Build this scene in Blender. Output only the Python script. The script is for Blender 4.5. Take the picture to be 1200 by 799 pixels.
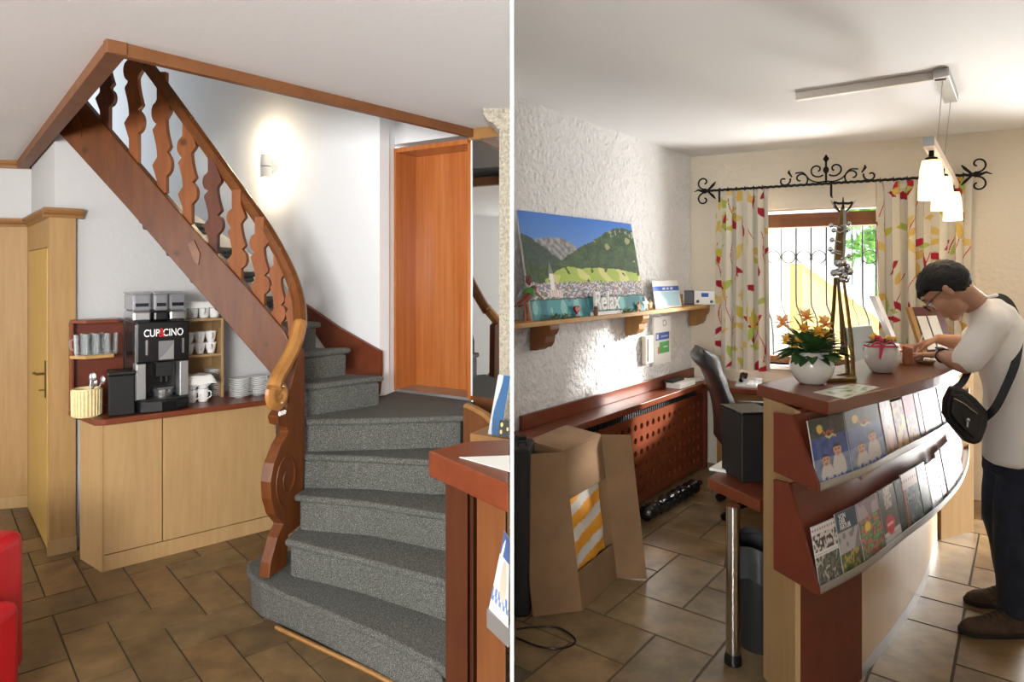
import bpy, bmesh, math, random
from mathutils import Vector, Matrix, noise
random.seed(7)
for o in list(bpy.data.objects): bpy.data.objects.remove(o)
SC = bpy.context.scene
COL = SC.collection
# ------------------------------------------------------------------ camera
F, CX, HY, H = 760.0, 600.0, 320.0, 1.7
cd = bpy.data.cameras.new('camera'); cam = bpy.data.objects.new('camera', cd); COL.objects.link(cam)
cd.sensor_fit = 'HORIZONTAL'; cd.sensor_width = 36.0; cd.lens = F / 1200 * 36; cd.shift_y = -(399.5 - HY) / 1200
cd.clip_start = 0.05
cam.location = (0, 0, H); cam.rotation_euler = (math.pi / 2, 0, 0)
SC.camera = cam
# ------------------------------------------------------------------ world, lights, exposure
SC.view_settings.view_transform = 'Standard'; SC.view_settings.look = 'None'
SC.view_settings.gamma = 1.0; SC.view_settings.use_curve_mapping = False
SC.view_settings.exposure = 0.6
w = bpy.data.worlds.new('world'); SC.world = w; w.use_nodes = True
bg = w.node_tree.nodes['Background']; bg.inputs[0].default_value = (0.86, 0.93, 1.0, 1); bg.inputs[1].default_value = 1.2

def light(name, kind, loc, energy, color=(1, 1, 1), target=None, size=1.0, size_y=None, angle=None, spot=None):
    l = bpy.data.lights.new(name, kind); l.energy = energy; l.color = color
    if kind == 'AREA':
        l.size = size
        if size_y: l.shape = 'RECTANGLE'; l.size_y = size_y
    elif kind == 'SUN': l.angle = angle or 0.05
    else: l.shadow_soft_size = size
    if spot: l.spot_size, l.spot_blend = spot
    o = bpy.data.objects.new(name, l); COL.objects.link(o); o.location = loc
    if target is not None:
        o.rotation_euler = (Vector(target) - Vector(loc)).to_track_quat('-Z', 'Y').to_euler()
    return o
# daylight through the lobby's front windows (behind the camera) and the office window, with an added fill last
light('lobby_window_light', 'AREA', (-0.75, -2.9, 1.93), 260, (1, 0.99, 0.97), (-0.9, 4.3, 1.5), 1.6, 1.1)
light('side_window_light', 'AREA', (-5.1, -0.2, 1.45), 70, (1, 0.98, 0.95), (-2.0, 3.0, 1.3), 2.4, 1.5)
light('window_daylight', 'AREA', (3.5, 6.9, 3.6), 430, (0.93, 0.97, 1.0), (2.3, 5.0, 1.3), 2.4, 1.6)
light('window_ground_light', 'AREA', (3.1, 7.0, 0.1), 210, (1, 0.97, 0.92), (1.7, 4.4, 2.7), 2.4, 1.2)
light('glass_door_light', 'AREA', (5.0, 5.7, 1.5), 130, (1, 0.98, 0.95), (2.5, 3.3, 0.5), 1.5, 1.9)
light('door_ground_light', 'AREA', (5.0, 5.7, 0.1), 330, (1, 0.97, 0.93), (2.7, 2.4, 2.75), 1.6, 1.4)
light('sun', 'SUN', (6, 8, 6), 12.0, (1, 0.96, 0.9), Vector((6, 8, 6)) + Vector((-0.95, -0.25, -0.33)), angle=0.13)
light('lobby_fill_light', 'AREA', (2.9, -3.3, 1.6), 5, (1, 0.98, 0.95), (2.3, 3.0, 1.3), 1.8, 1.4)  # added fill with no source of its own, lifts the man's shirt
# ------------------------------------------------------------------ helpers
def lin(c):
    return tuple(((x / 255) / 12.92 if x / 255 <= 0.04045 else ((x / 255 + 0.055) / 1.055) ** 2.4) for x in c)
def u(px): return (px - CX) / F
def P(px, py, Y): return Vector((u(px) * Y, Y, H - (py - HY) / F * Y))
def atz(px, py, z): return P(px, py, (H - z) * F / (py - HY))
def zat(py, Y): return H - (py - HY) / F * Y

class Plane:                                     # a vertical plane: origin, direction and the normal that faces the room
    def __init__(s, o, d, flip=False):
        s.o = Vector(o[:2]); s.d = Vector(d[:2]).normalized()
        s.n = Vector((s.d.y, -s.d.x)) * (-1 if flip else 1)
    def s_at(s, px, off=0):
        q = s.o + s.n * off; k = u(px)
        return (k * q.y - q.x) / (s.d.x - k * s.d.y)
    def pt(s, t, off, z):
        q = s.o + s.d * t + s.n * off
        return Vector((q.x, q.y, z))
    def hit(s, px, py, off=0):
        q = s.pt(s.s_at(px, off), off, 0)
        return Vector((q.x, q.y, zat(py, q.y)))
    def frame(s, t=0, off=0, z=0):               # x along the wall, y out into the room, z up
        q = s.pt(t, off, z)
        return Matrix(((s.d.x, s.n.x, 0, q.x), (s.d.y, s.n.y, 0, q.y), (0, 0, 1, q.z), (0, 0, 0, 1)))

def frame(o, dx):                                # x along dx, y to its left, z up
    d = Vector((dx[0], dx[1])).normalized()
    return Matrix(((d.x, -d.y, 0, o[0]), (d.y, d.x, 0, o[1]), (0, 0, 1, o[2]), (0, 0, 0, 1)))

def wpos(o):
    p = Vector((0, 0, 0))
    while o is not None:
        p += o.location; o = o.parent
    return p

class MB:
    def __init__(s, M=None):
        s.v = []; s.f = []; s.mi = []; s.c = []; s.M = M if M is not None else Matrix.Identity(4); s.col = (1, 1, 1)
    def add(s, vs, fs, mi=0, cols=None):
        b = len(s.v)
        for i, q in enumerate(vs):
            s.v.append(s.M @ Vector(q)); s.c.append(cols[i] if cols else s.col)
        for f in fs: s.f.append([b + i for i in f]); s.mi.append(mi)
        return s
    def box(s, x0, x1, y0, y1, z0, z1, mi=0):
        v = [(x0, y0, z0), (x1, y0, z0), (x1, y1, z0), (x0, y1, z0), (x0, y0, z1), (x1, y0, z1), (x1, y1, z1), (x0, y1, z1)]
        return s.add(v, [(0, 3, 2, 1), (4, 5, 6, 7), (0, 1, 5, 4), (1, 2, 6, 5), (2, 3, 7, 6), (3, 0, 4, 7)], mi)
    def prism(s, poly, vec, mi=0):
        n = len(poly); vec = Vector(vec)
        v = [Vector(p) for p in poly] + [Vector(p) + vec for p in poly]
        f = [list(range(n))[::-1], [n + i for i in range(n)]] + [(i, (i + 1) % n, n + (i + 1) % n, n + i) for i in range(n)]
        return s.add(v, f, mi)
    def slab(s, poly, z0, z1, mi=0):
        return s.prism([(p[0], p[1], z0) for p in poly], (0, 0, z1 - z0), mi)
    def quad(s, a, b, c, d, mi=0): return s.add([a, b, c, d], [(0, 1, 2, 3)], mi)
    def tube(s, pts, r, n=8, closed=False, mi=0, flat=None, up=None):
        pts = [Vector(p) for p in pts]; N = len(pts); rs = r if isinstance(r, (list, tuple)) else [r] * N
        vs = []; prev = Vector(up) if up is not None else None
        for i in range(N):
            a = pts[(i - 1) % N] if (closed or i > 0) else pts[i]
            b = pts[(i + 1) % N] if (closed or i < N - 1) else pts[i]
            t = (b - a).normalized()
            if prev is None:
                prev = Vector((0, 0, 1)) if abs(t.z) < 0.9 else Vector((1, 0, 0))
            x = (prev - t * prev.dot(t))
            if x.length < 1e-6: x = Vector((1, 0.3, 0.2)) - t * t.dot(Vector((1, 0.3, 0.2)))
            x.normalize(); y = t.cross(x)
            if up is None: prev = x
            fx, fy = flat if flat else (1, 1)
            for k in range(n):
                a2 = 2 * math.pi * (k + 0.5) / n
                vs.append(pts[i] + x * (math.cos(a2) * rs[i] * fx) + y * (math.sin(a2) * rs[i] * fy))
        fs = []
        for i in range(N if closed else N - 1):
            j = (i + 1) % N
            for k in range(n):
                fs.append((i * n + k, i * n + (k + 1) % n, j * n + (k + 1) % n, j * n + k))
        if not closed:
            fs.append(list(range(n))[::-1]); fs.append([(N - 1) * n + k for k in range(n)])
        return s.add(vs, fs, mi)
    def lathe(s, prof, c=(0, 0, 0), n=24, mi=0, sx=1, sy=1):
        vs = []; N = len(prof)
        for (r, z) in prof:
            for k in range(n):
                a = 2 * math.pi * k / n
                vs.append((c[0] + r * sx * math.cos(a), c[1] + r * sy * math.sin(a), c[2] + z))
        fs = [(i * n + k, i * n + (k + 1) % n, (i + 1) * n + (k + 1) % n, (i + 1) * n + k) for i in range(N - 1) for k in range(n)]
        if prof[0][0] > 1e-5: fs.append(list(range(n))[::-1])
        if prof[-1][0] > 1e-5: fs.append([(N - 1) * n + k for k in range(n)])
        return s.add(vs, fs, mi)
    def ball(s, c, r, n=12, m=8, mi=0, R=None):
        r = r if isinstance(r, (tuple, list)) else (r, r, r); vs = []; c = Vector(c)
        for i in range(m + 1):
            th = math.pi * i / m
            for k in range(n):
                a = 2 * math.pi * k / n
                q = Vector((r[0] * math.sin(th) * math.cos(a), r[1] * math.sin(th) * math.sin(a), r[2] * math.cos(th)))
                vs.append(c + (R @ q if R else q))
        fs = [(i * n + k, (i + 1) * n + k, (i + 1) * n + (k + 1) % n, i * n + (k + 1) % n) for i in range(m) for k in range(n)]
        return s.add(vs, fs, mi)
    def caps(s, a, b, ra, rb, n=14):              # tapered capsule, for bodies
        a = Vector(a); b = Vector(b); t = b - a; L = max(t.length, 1e-6); t /= L
        pts = []; rs = []
        for i in range(1, 6):
            an = math.pi / 2 * (1 - i / 5); pts.append(a - t * ra * math.sin(an)); rs.append(max(ra * math.cos(an), 1e-4))
        for i in range(0, 5):
            an = math.pi / 2 * (i / 5); pts.append(b + t * rb * math.sin(an)); rs.append(max(rb * math.cos(an), 1e-4))
        return s.tube(pts, rs, n)
    def grid(s, fn, nu, nv, cf=None, mi=0, thick=None):  # a printed or draped sheet; fn(a,b) -> point, cf(a,b) -> colour
        vs = []; cs = []
        for j in range(nv + 1):
            for i in range(nu + 1):
                a, b = i / nu, j / nv
                vs.append(fn(a, b)); cs.append(cf(a, b) if cf else s.col)
        W = nu + 1
        fs = [(j * W + i, j * W + i + 1, (j + 1) * W + i + 1, (j + 1) * W + i) for j in range(nv) for i in range(nu)]
        if thick is not None:
            t = Vector(thick); n0 = len(vs)
            rim = [i for i in range(W)] + [j * W + nu for j in range(1, nv + 1)] + [nv * W + i for i in range(nu - 1, -1, -1)] + [j * W for j in range(nv - 1, 0, -1)]
            for q in rim: vs.append(Vector(vs[q]) + t); cs.append((0.8, 0.8, 0.78))
            R = len(rim)
            for k in range(R): fs.append((rim[k], n0 + k, n0 + (k + 1) % R, rim[(k + 1) % R]))
            fs.append([n0 + k for k in range(R)])
        return s.add(vs, fs, mi, cs)
    def build(s, name, mat, parent=None, smooth=False, bevel=0, seg=2, remesh=0, smo=0, sub=0, label=None):
        off = wpos(parent) if parent is not None else Vector((0, 0, 0))
        me = bpy.data.meshes.new(name)
        me.from_pydata([v - off for v in s.v], [], s.f)
        mats = mat if isinstance(mat, (list, tuple)) else [mat]
        for m in mats: me.materials.append(m)
        if len(mats) > 1: me.polygons.foreach_set('material_index', s.mi)
        if any(c != (1, 1, 1) for c in s.c):
            at = me.color_attributes.new('Col', 'FLOAT_COLOR', 'POINT')
            fl = []
            for c in s.c: fl += [c[0], c[1], c[2], 1.0]
            at.data.foreach_set('color', fl)
        bm = bmesh.new(); bm.from_mesh(me); bmesh.ops.remove_doubles(bm, verts=bm.verts, dist=1e-6)
        bmesh.ops.recalc_face_normals(bm, faces=bm.faces); bm.to_mesh(me); bm.free()
        o = bpy.data.objects.new(name, me); COL.objects.link(o)
        if parent is not None: o.parent = parent
        if remesh or smo or sub:
            if remesh:
                r = o.modifiers.new('r', 'REMESH'); r.mode = 'VOXEL'; r.voxel_size = remesh
            if smo:
                q = o.modifiers.new('s', 'SMOOTH'); q.factor = 0.5; q.iterations = smo
            if sub:
                q = o.modifiers.new('u', 'SUBSURF'); q.levels = sub; q.render_levels = sub
            dg = bpy.context.evaluated_depsgraph_get(); dg.update()
            m2 = bpy.data.meshes.new_from_object(o.evaluated_get(dg)); o.modifiers.clear(); o.data = m2; m2.name = name; me = m2
            if not len(m2.materials):
                for m in mats: m2.materials.append(m)
            smooth = True
        if bevel:
            b = o.modifiers.new('bevel', 'BEVEL'); b.width = bevel; b.segments = seg; b.limit_method = 'ANGLE'; b.angle_limit = 0.6
        if smooth:
            me.polygons.foreach_set('use_smooth', [True] * len(me.polygons))
            if not remesh and not sub:
                me.set_sharp_from_angle(angle=0.75)
        if label: o['label'] = label
        return o

def tag(o, label, cat, group=None, kind=None):
    o['label'] = label; o['category'] = cat
    if group: o['group'] = group
    if kind: o['kind'] = kind
    return o
def thing(name, label, cat, loc=(0, 0, 0), group=None):
    o = bpy.data.objects.new(name, None); COL.objects.link(o); o.location = Vector(loc)
    return tag(o, label, cat, group)
def struct(o):
    o['kind'] = 'structure'; return o
def dup(root, loc=None, rotz=None, label=None, group=None):
    r = root.copy(); COL.objects.link(r)
    if loc is not None: r.location = Vector(loc)
    if rotz is not None: r.rotation_euler.z = rotz
    if label: r['label'] = label
    if group: r['group'] = group
    for ch in [c for c in bpy.data.objects if c.parent == root]:
        c = ch.copy(); COL.objects.link(c); c.parent = r
        for g in [k for k in bpy.data.objects if k.parent == ch]:
            d = g.copy(); COL.objects.link(d); d.parent = c
    return r
def text(name, body, size, M, mat, parent=None, ext=0.001, sx=1.0, align='CENTER'):
    cu = bpy.data.curves.new(name, 'FONT'); cu.body = body; cu.size = size; cu.extrude = ext
    cu.align_x = align; cu.align_y = 'CENTER'; cu.offset = size * 0.012
    t = bpy.data.objects.new(name + '_t', cu); COL.objects.link(t)
    dg = bpy.context.evaluated_depsgraph_get(); dg.update()
    me = bpy.data.meshes.new_from_object(t.evaluated_get(dg)); bpy.data.objects.remove(t)
    off = wpos(parent) if parent is not None else Vector((0, 0, 0))
    me.transform(Matrix.Translation(-off) @ M @ Matrix.Diagonal((sx, 1, 1, 1)))
    me.materials.clear(); me.materials.append(mat); me.name = name
    o = bpy.data.objects.new(name, me); COL.objects.link(o)
    if parent is not None: o.parent = parent
    return o
def ordi(i): return ['first', 'second', 'third', 'fourth', 'fifth', 'sixth', 'seventh', 'eighth', 'ninth', 'tenth', 'eleventh', 'twelfth'][i]
def smooth_path(pts, k=6):
    pts = [Vector(p) for p in pts]; out = []
    for i in range(len(pts) - 1):
        p0 = pts[max(i - 1, 0)]; p1 = pts[i]; p2 = pts[i + 1]; p3 = pts[min(i + 2, len(pts) - 1)]
        for j in range(k):
            t = j / k
            out.append(0.5 * ((2 * p1) + (p2 - p0) * t + (2 * p0 - 5 * p1 + 4 * p2 - p3) * t * t + (3 * p1 - p0 - 3 * p2 + p3) * t ** 3))
    out.append(pts[-1]); return out
def scroll(c, r0, r1, a0, a1, ex, ey, n=22):      # a spiral in the plane of ex, ey
    return [Vector(c) + (Vector(ex) * math.cos(a0 + (a1 - a0) * i / n) + Vector(ey) * math.sin(a0 + (a1 - a0) * i / n)) * (r0 + (r1 - r0) * i / n) for i in range(n + 1)]

# ------------------------------------------------------------------ materials
def nodes(name):
    m = bpy.data.materials.new(name); m.use_nodes = True
    nt = m.node_tree; return m, nt, nt.nodes['Principled BSDF']
def bump(nt, b, src, strength, dist=0.01):
    n = nt.nodes.new('ShaderNodeBump'); n.inputs['Strength'].default_value = strength; n.inputs['Distance'].default_value = dist
    nt.links.new(src, n.inputs['Height']); nt.links.new(n.outputs[0], b.inputs['Normal']); return n
def coords(nt, scale=(1, 1, 1), rot=(0, 0, 0)):
    t = nt.nodes.new('ShaderNodeTexCoord'); mp = nt.nodes.new('ShaderNodeMapping')
    mp.inputs['Scale'].default_value = scale; mp.inputs['Rotation'].default_value = rot
    nt.links.new(t.outputs['Object'], mp.inputs[0]); return mp.outputs[0]
def noise_tex(nt, vec, scale, detail=4, rough=0.6):
    n = nt.nodes.new('ShaderNodeTexNoise'); n.inputs['Scale'].default_value = scale; n.inputs['Detail'].default_value = detail
    n.inputs['Roughness'].default_value = rough; nt.links.new(vec, n.inputs['Vector']); return n
def ramp(nt, src, stops):
    r = nt.nodes.new('ShaderNodeValToRGB'); e = r.color_ramp.elements
    e[0].position, e[0].color = stops[0][0], (*lin(stops[0][1]), 1); e[1].position, e[1].color = stops[-1][0], (*lin(stops[-1][1]), 1)
    for p, c in stops[1:-1]:
        q = e.new(p); q.color = (*lin(c), 1)
    nt.links.new(src, r.inputs[0]); return r.outputs[0]
def mat(name, c, rough=0.5, metal=0.0, var=0.0, vs=8, bs=0, bstr=0.3, bdist=0.01, coat=0, trans=0, emit=None, ior=None, alpha=None):
    m, nt, b = nodes(name)
    b.inputs['Base Color'].default_value = (*lin(c), 1); b.inputs['Roughness'].default_value = rough; b.inputs['Metallic'].default_value = metal
    if coat: b.inputs['Coat Weight'].default_value = coat; b.inputs['Coat Roughness'].default_value = 0.15
    if trans: b.inputs['Transmission Weight'].default_value = trans
    if ior: b.inputs['IOR'].default_value = ior
    if alpha: b.inputs['Alpha'].default_value = alpha
    if emit: b.inputs['Emission Color'].default_value = (*lin(emit[0]), 1); b.inputs['Emission Strength'].default_value = emit[1]
    if var or bs:
        v = coords(nt)
        if var:
            n = noise_tex(nt, v, vs)
            nt.links.new(ramp(nt, n.outputs[0], [(0.3, tuple(max(0, x * (1 - var)) for x in c)), (0.7, tuple(min(255, x * (1 + var)) for x in c))]), b.inputs['Base Color'])
        if bs: bump(nt, b, noise_tex(nt, v, bs, 3).outputs[0], bstr, bdist)
    return m
def wood(name, c1, c2, scale=(14, 14, 1.2), rot=(0, 0, 0), rough=0.4, coat=0.0, knots=False, freq=2.2):
    c1, c2 = tuple(x * .86 for x in c1), tuple(x * .86 for x in c2)
    m, nt, b = nodes(name); b.inputs['Roughness'].default_value = rough; b.inputs['Specular IOR Level'].default_value = 0.3
    v = coords(nt, scale, rot)
    n1 = noise_tex(nt, v, freq, 6, 0.65)
    colr = ramp(nt, n1.outputs[0], [(0.28, c1), (0.5, tuple((a + q) / 2 for a, q in zip(c1, c2))), (0.74, c2)])
    if knots:
        v2 = coords(nt, (5, 5, 5)); vo = nt.nodes.new('ShaderNodeTexVoronoi'); vo.inputs['Scale'].default_value = 0.9
        nt.links.new(v2, vo.inputs['Vector'])
        k = ramp(nt, vo.outputs['Distance'], [(0.05, (70, 40, 22)), (0.14, (255, 255, 255))])
        mx = nt.nodes.new('ShaderNodeMix'); mx.data_type = 'RGBA'; mx.blend_type = 'MULTIPLY'; mx.inputs[0].default_value = 0.7
        nt.links.new(colr, mx.inputs[6]); nt.links.new(k, mx.inputs[7]); colr = mx.outputs[2]
    nt.links.new(colr, b.inputs['Base Color'])
    if coat: b.inputs['Coat Weight'].default_value = coat; b.inputs['Coat Roughness'].default_value = 0.2
    bump(nt, b, n1.outputs[0], 0.06, 0.01)
    return m
def vcol(name, rough=0.5, coat=0.0, sheen=0, bs=0):
    m, nt, b = nodes(name); a = nt.nodes.new('ShaderNodeAttribute'); a.attribute_name = 'Col'
    nt.links.new(a.outputs['Color'], b.inputs['Base Color']); b.inputs['Roughness'].default_value = rough
    if coat: b.inputs['Coat Weight'].default_value = coat
    if bs: bump(nt, b, noise_tex(nt, coords(nt), bs, 2).outputs[0], 0.2, 0.002)
    return m
def plaster(name, c, scale=38, strength=0.6, dist=0.02):
    m, nt, b = nodes(name); b.inputs['Roughness'].default_value = 0.9
    b.inputs['Base Color'].default_value = (*lin(c), 1)
    v = coords(nt); n1 = noise_tex(nt, v, scale, 5, 0.55); vo = nt.nodes.new('ShaderNodeTexVoronoi'); vo.inputs['Scale'].default_value = scale * 0.9
    nt.links.new(v, vo.inputs['Vector'])
    a = nt.nodes.new('ShaderNodeMath'); a.operation = 'ADD'; nt.links.new(n1.outputs[0], a.inputs[0])
    mu = nt.nodes.new('ShaderNodeMath'); mu.operation = 'MULTIPLY'; mu.inputs[1].default_value = 0.5; nt.links.new(vo.outputs['Distance'], mu.inputs[0])
    nt.links.new(mu.outputs[0], a.inputs[1]); bump(nt, b, a.outputs[0], strength, dist); return m
M = {}
M['lit_tone_wall'] = mat('lit_tone_white_wall', (238, 240, 242), 0.9, bs=24, bstr=0.12, bdist=0.01)  # stairwell white, lightened in colour to stand for strong daylight on it
M['dim_tone_white_wall'] = mat('dim_tone_white_wall', (188, 187, 186), 0.9, bs=30, bstr=0.25, bdist=0.01)  # same white, colour darkened to hold back light on the counter wall
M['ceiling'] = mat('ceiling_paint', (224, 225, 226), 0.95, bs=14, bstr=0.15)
M['stucco'] = mat('stucco', (214, 208, 196), 0.95, bs=45, bstr=0.8, bdist=0.015)
M['rough_plaster'] = plaster('rough_plaster', (228, 229, 230), 34, 0.9, 0.025)
M['cream_plaster'] = plaster('cream_plaster', (226, 216, 198), 30, 0.4, 0.012)
M['stone'] = mat('stone', (176, 168, 152), 0.95, var=0.16, vs=60, bs=60, bstr=1.0, bdist=0.02)
M['beech'] = wood('beech', (188, 150, 100), (205, 168, 118), rough=0.35)
M['oak_panel'] = wood('oak_panel', (176, 136, 84), (196, 156, 102), rough=0.4)
M['yellow_door'] = wood('yellow_door', (196, 156, 82), (214, 176, 100), rough=0.35)
M['oak_dark'] = wood('oak_trim', (142, 96, 52), (166, 118, 70), (3, 3, 3), rough=0.45)
M['pine_brown'] = wood('pine_brown', (90, 46, 16), (122, 68, 28), (9, 9, 1.5), (0, math.radians(44), 0), 0.42, 0.06, True)
M['pine_rail'] = wood('pine_rail', (104, 58, 24), (134, 78, 34), (6, 6, 6), rough=0.35, coat=0.1)
M['pine_baluster'] = wood('pine_baluster', (126, 66, 26), (158, 92, 40), (12, 12, 1.6), rough=0.55, coat=0.0, knots=True)
M['pine_dark_baluster'] = wood('pine_dark_baluster', (88, 44, 28), (112, 60, 38), (12, 12, 1.6), rough=0.55, coat=0.0, knots=True)
M['rail_light'] = wood('rail_light', (176, 116, 56), (204, 146, 80), (6, 6, 6), rough=0.3, coat=0.3)
M['newel'] = wood('newel', (92, 47, 18), (124, 68, 28), (10, 10, 1.4), rough=0.42, coat=0.06)
M['door_brown'] = wood('door_brown', (188, 102, 44), (220, 138, 74), (16, 16, 0.5), rough=0.25, coat=0.5)
M['trim_brown'] = wood('trim_brown', (124, 76, 44), (148, 96, 58), (4, 4, 4), rough=0.5)
M['red_wood'] = wood('red_wood', (118, 56, 32), (138, 70, 42), (5, 5, 5), rough=0.32, coat=0.08)
M['desk_brown_shaded'] = wood('desk_brown_shaded', (78, 38, 20), (100, 54, 28), (8, 8, 1.2), rough=0.45)  # desk wood with its shade mixed into the colour
M['red_wood_dark'] = wood('red_wood_dark', (112, 50, 32), (130, 62, 40), (5, 5, 5), rough=0.4)
M['shelf_wood'] = wood('shelf_wood', (196, 148, 84), (216, 172, 106), (3, 3, 3), rough=0.5)
M['brown_wood'] = wood('brown_wood', (120, 70, 38), (144, 90, 52), (8, 8, 1.2), rough=0.4)
M['tan_wood'] = wood('tan_wood', (166, 118, 66), (188, 140, 84), (8, 8, 1.2), rough=0.4)
def carpet():
    m, nt, b = nodes('grey_carpet'); b.inputs['Roughness'].default_value = 1.0
    v = coords(nt); n = noise_tex(nt, v, 260, 2, 0.8); n2 = noise_tex(nt, v, 90, 3, 0.7)
    nt.links.new(ramp(nt, n.outputs[0], [(0.3, (36, 36, 33)), (0.5, (74, 74, 69)), (0.68, (136, 136, 130))]), b.inputs['Base Color'])
    bump(nt, b, n2.outputs[0], 0.5, 0.01); return m
M['carpet'] = carpet()
def tile():
    m, nt, b = nodes('stoneware_tile'); b.inputs['Roughness'].default_value = 0.32
    a = nt.nodes.new('ShaderNodeAttribute'); a.attribute_name = 'Col'
    n = noise_tex(nt, coords(nt), 7, 5, 0.6); r = ramp(nt, n.outputs[0], [(0.3, (176, 168, 156)), (0.7, (255, 250, 240))])
    mx = nt.nodes.new('ShaderNodeMix'); mx.data_type = 'RGBA'; mx.blend_type = 'MULTIPLY'; mx.inputs[0].default_value = 1.0
    nt.links.new(a.outputs['Color'], mx.inputs[6]); nt.links.new(r, mx.inputs[7]); nt.links.new(mx.outputs[2], b.inputs['Base Color'])
    bump(nt, b, n.outputs[0], 0.15, 0.01); return m
M['tile'] = tile()
M['grout'] = mat('grout', (84, 72, 54), 0.9)
M['white'] = mat('white_gloss', (238, 238, 236), 0.25)
M['white_matte'] = mat('white_matte', (240, 240, 238), 0.7)
M['porcelain'] = mat('porcelain', (240, 240, 238), 0.12, coat=0.5)
M['cream_pot'] = mat('cream_pot', (214, 208, 198), 0.2, coat=0.4)
M['cloth'] = mat('white_cloth', (236, 234, 230), 0.95, bs=60, bstr=0.2)
M['black'] = mat('black_plastic', (18, 18, 20), 0.25)
M['black_matte'] = mat('black_matte', (20, 19, 19), 0.6)
M['leather'] = mat('black_leather', (26, 27, 28), 0.38, bs=120, bstr=0.15)
M['iron'] = mat('wrought_iron', (26, 24, 24), 0.5, 0.6)
M['silver'] = mat('silver', (196, 196, 198), 0.25, 0.9)
M['alu'] = mat('brushed_aluminium', (178, 178, 176), 0.4, 0.8)
M['chrome'] = mat('chrome', (200, 196, 190), 0.12, 1.0)
M['smoke'] = mat('smoked_plastic', (150, 150, 154), 0.12, alpha=0.6)

def pane():
    m, nt, b = nodes('window_glass'); t = nt.nodes.new('ShaderNodeBsdfTransparent'); g = nt.nodes.new('ShaderNodeBsdfGlossy'); g.inputs['Roughness'].default_value = 0.02
    x = nt.nodes.new('ShaderNodeMixShader'); x.inputs[0].default_value = 0.04
    nt.links.new(t.outputs[0], x.inputs[1]); nt.links.new(g.outputs[0], x.inputs[2]); nt.links.new(x.outputs[0], nt.nodes['Material Output'].inputs[0]); return m
M['pane'] = pane()
def thinglass(name, c, fac):
    m, nt, b = nodes(name); t = nt.nodes.new('ShaderNodeBsdfTransparent'); t.inputs[0].default_value = (*c, 1)
    b.inputs['Base Color'].default_value = (.9, .92, .92, 1); b.inputs['Roughness'].default_value = .05; b.inputs['Specular IOR Level'].default_value = 1.0
    lw = nt.nodes.new('ShaderNodeLayerWeight'); lw.inputs[0].default_value = fac
    x = nt.nodes.new('ShaderNodeMixShader'); nt.links.new(lw.outputs['Facing'], x.inputs[0])
    nt.links.new(t.outputs[0], x.inputs[1]); nt.links.new(b.outputs[0], x.inputs[2]); nt.links.new(x.outputs[0], nt.nodes['Material Output'].inputs[0]); return m
M['glass'] = thinglass('clear_glass', (.93, .95, .95), .35)
M['mirror'] = mat('mirror_glass', (220, 222, 220), 0.02, 1.0)
M['red_leather'] = mat('red_leather', (186, 22, 28), 0.4, bs=90, bstr=0.15)
M['bronze'] = mat('bronze', (120, 96, 52), 0.35, 0.8, var=0.2, vs=20)
M['bronze_dark'] = mat('bronze_dark', (72, 58, 38), 0.4, 0.8)
M['cardboard'] = mat('cardboard', (128, 98, 68), 0.9, var=0.06, vs=5)
M['cardboard_in'] = mat('cardboard_inside', (120, 92, 64), 0.9, var=0.05, vs=5)
M['blue'] = mat('blue_print', (40, 90, 180), 0.5)
M['red'] = mat('red_print', (200, 34, 40), 0.4)
M['orange'] = mat('orange', (226, 120, 50), 0.5)
M['green'] = mat('green_print', (70, 170, 80), 0.6)
M['leaf'] = mat('leaf_green', (52, 84, 40), 0.55, var=0.3, vs=20)
M['yellow_flower'] = mat('yellow_petal', (240, 186, 76), 0.7)
M['orange_flower'] = mat('orange_petal', (240, 190, 120), 0.7)
M['pink'] = mat('pink_ribbon', (206, 50, 84), 0.5)
M['denim'] = mat('dark_denim', (34, 40, 54), 0.85, var=0.2, vs=14, bs=200, bstr=0.1)
M['shirt'] = mat('white_cotton', (250, 244, 236), 0.9, bs=9, bstr=0.25, bdist=0.02)
M['skin'] = mat('skin', (196, 146, 116), 0.5)
M['hair'] = mat('black_hair', (15, 13, 12), 0.65, bs=90, bstr=0.5)
M['shoe'] = mat('brown_suede', (74, 56, 40), 0.9, var=0.2, vs=25)
M['sole'] = mat('dark_sole', (38, 30, 24), 0.8)
M['nylon'] = mat('black_nylon', (20, 21, 24), 0.55, bs=160, bstr=0.15)
M['paper'] = mat('paper', (232, 232, 226), 0.7)
M['print'] = vcol('printed_cover', 0.35, 0.0)
M['canvas'] = vcol('printed_canvas', 0.6)
M['fabric'] = vcol('curtain_fabric', 0.9)
M['garden'] = mat('hedge_leaves', (110, 160, 70), 0.8, var=0.4, vs=9)
M['yellow_render'] = mat('yellow_render', (226, 180, 110), 0.95)
M['pale_render'] = mat('pale_render', (236, 240, 242), 0.95)
M['gravel'] = mat('pale_paving', (210, 208, 200), 0.95)
M['shade'] = mat('lit_opal_glass', (255, 236, 200), 0.4, emit=((255, 222, 160), 1.5))
M['sconce'] = mat('white_plaster_sconce', (240, 236, 228), 0.6)
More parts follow.
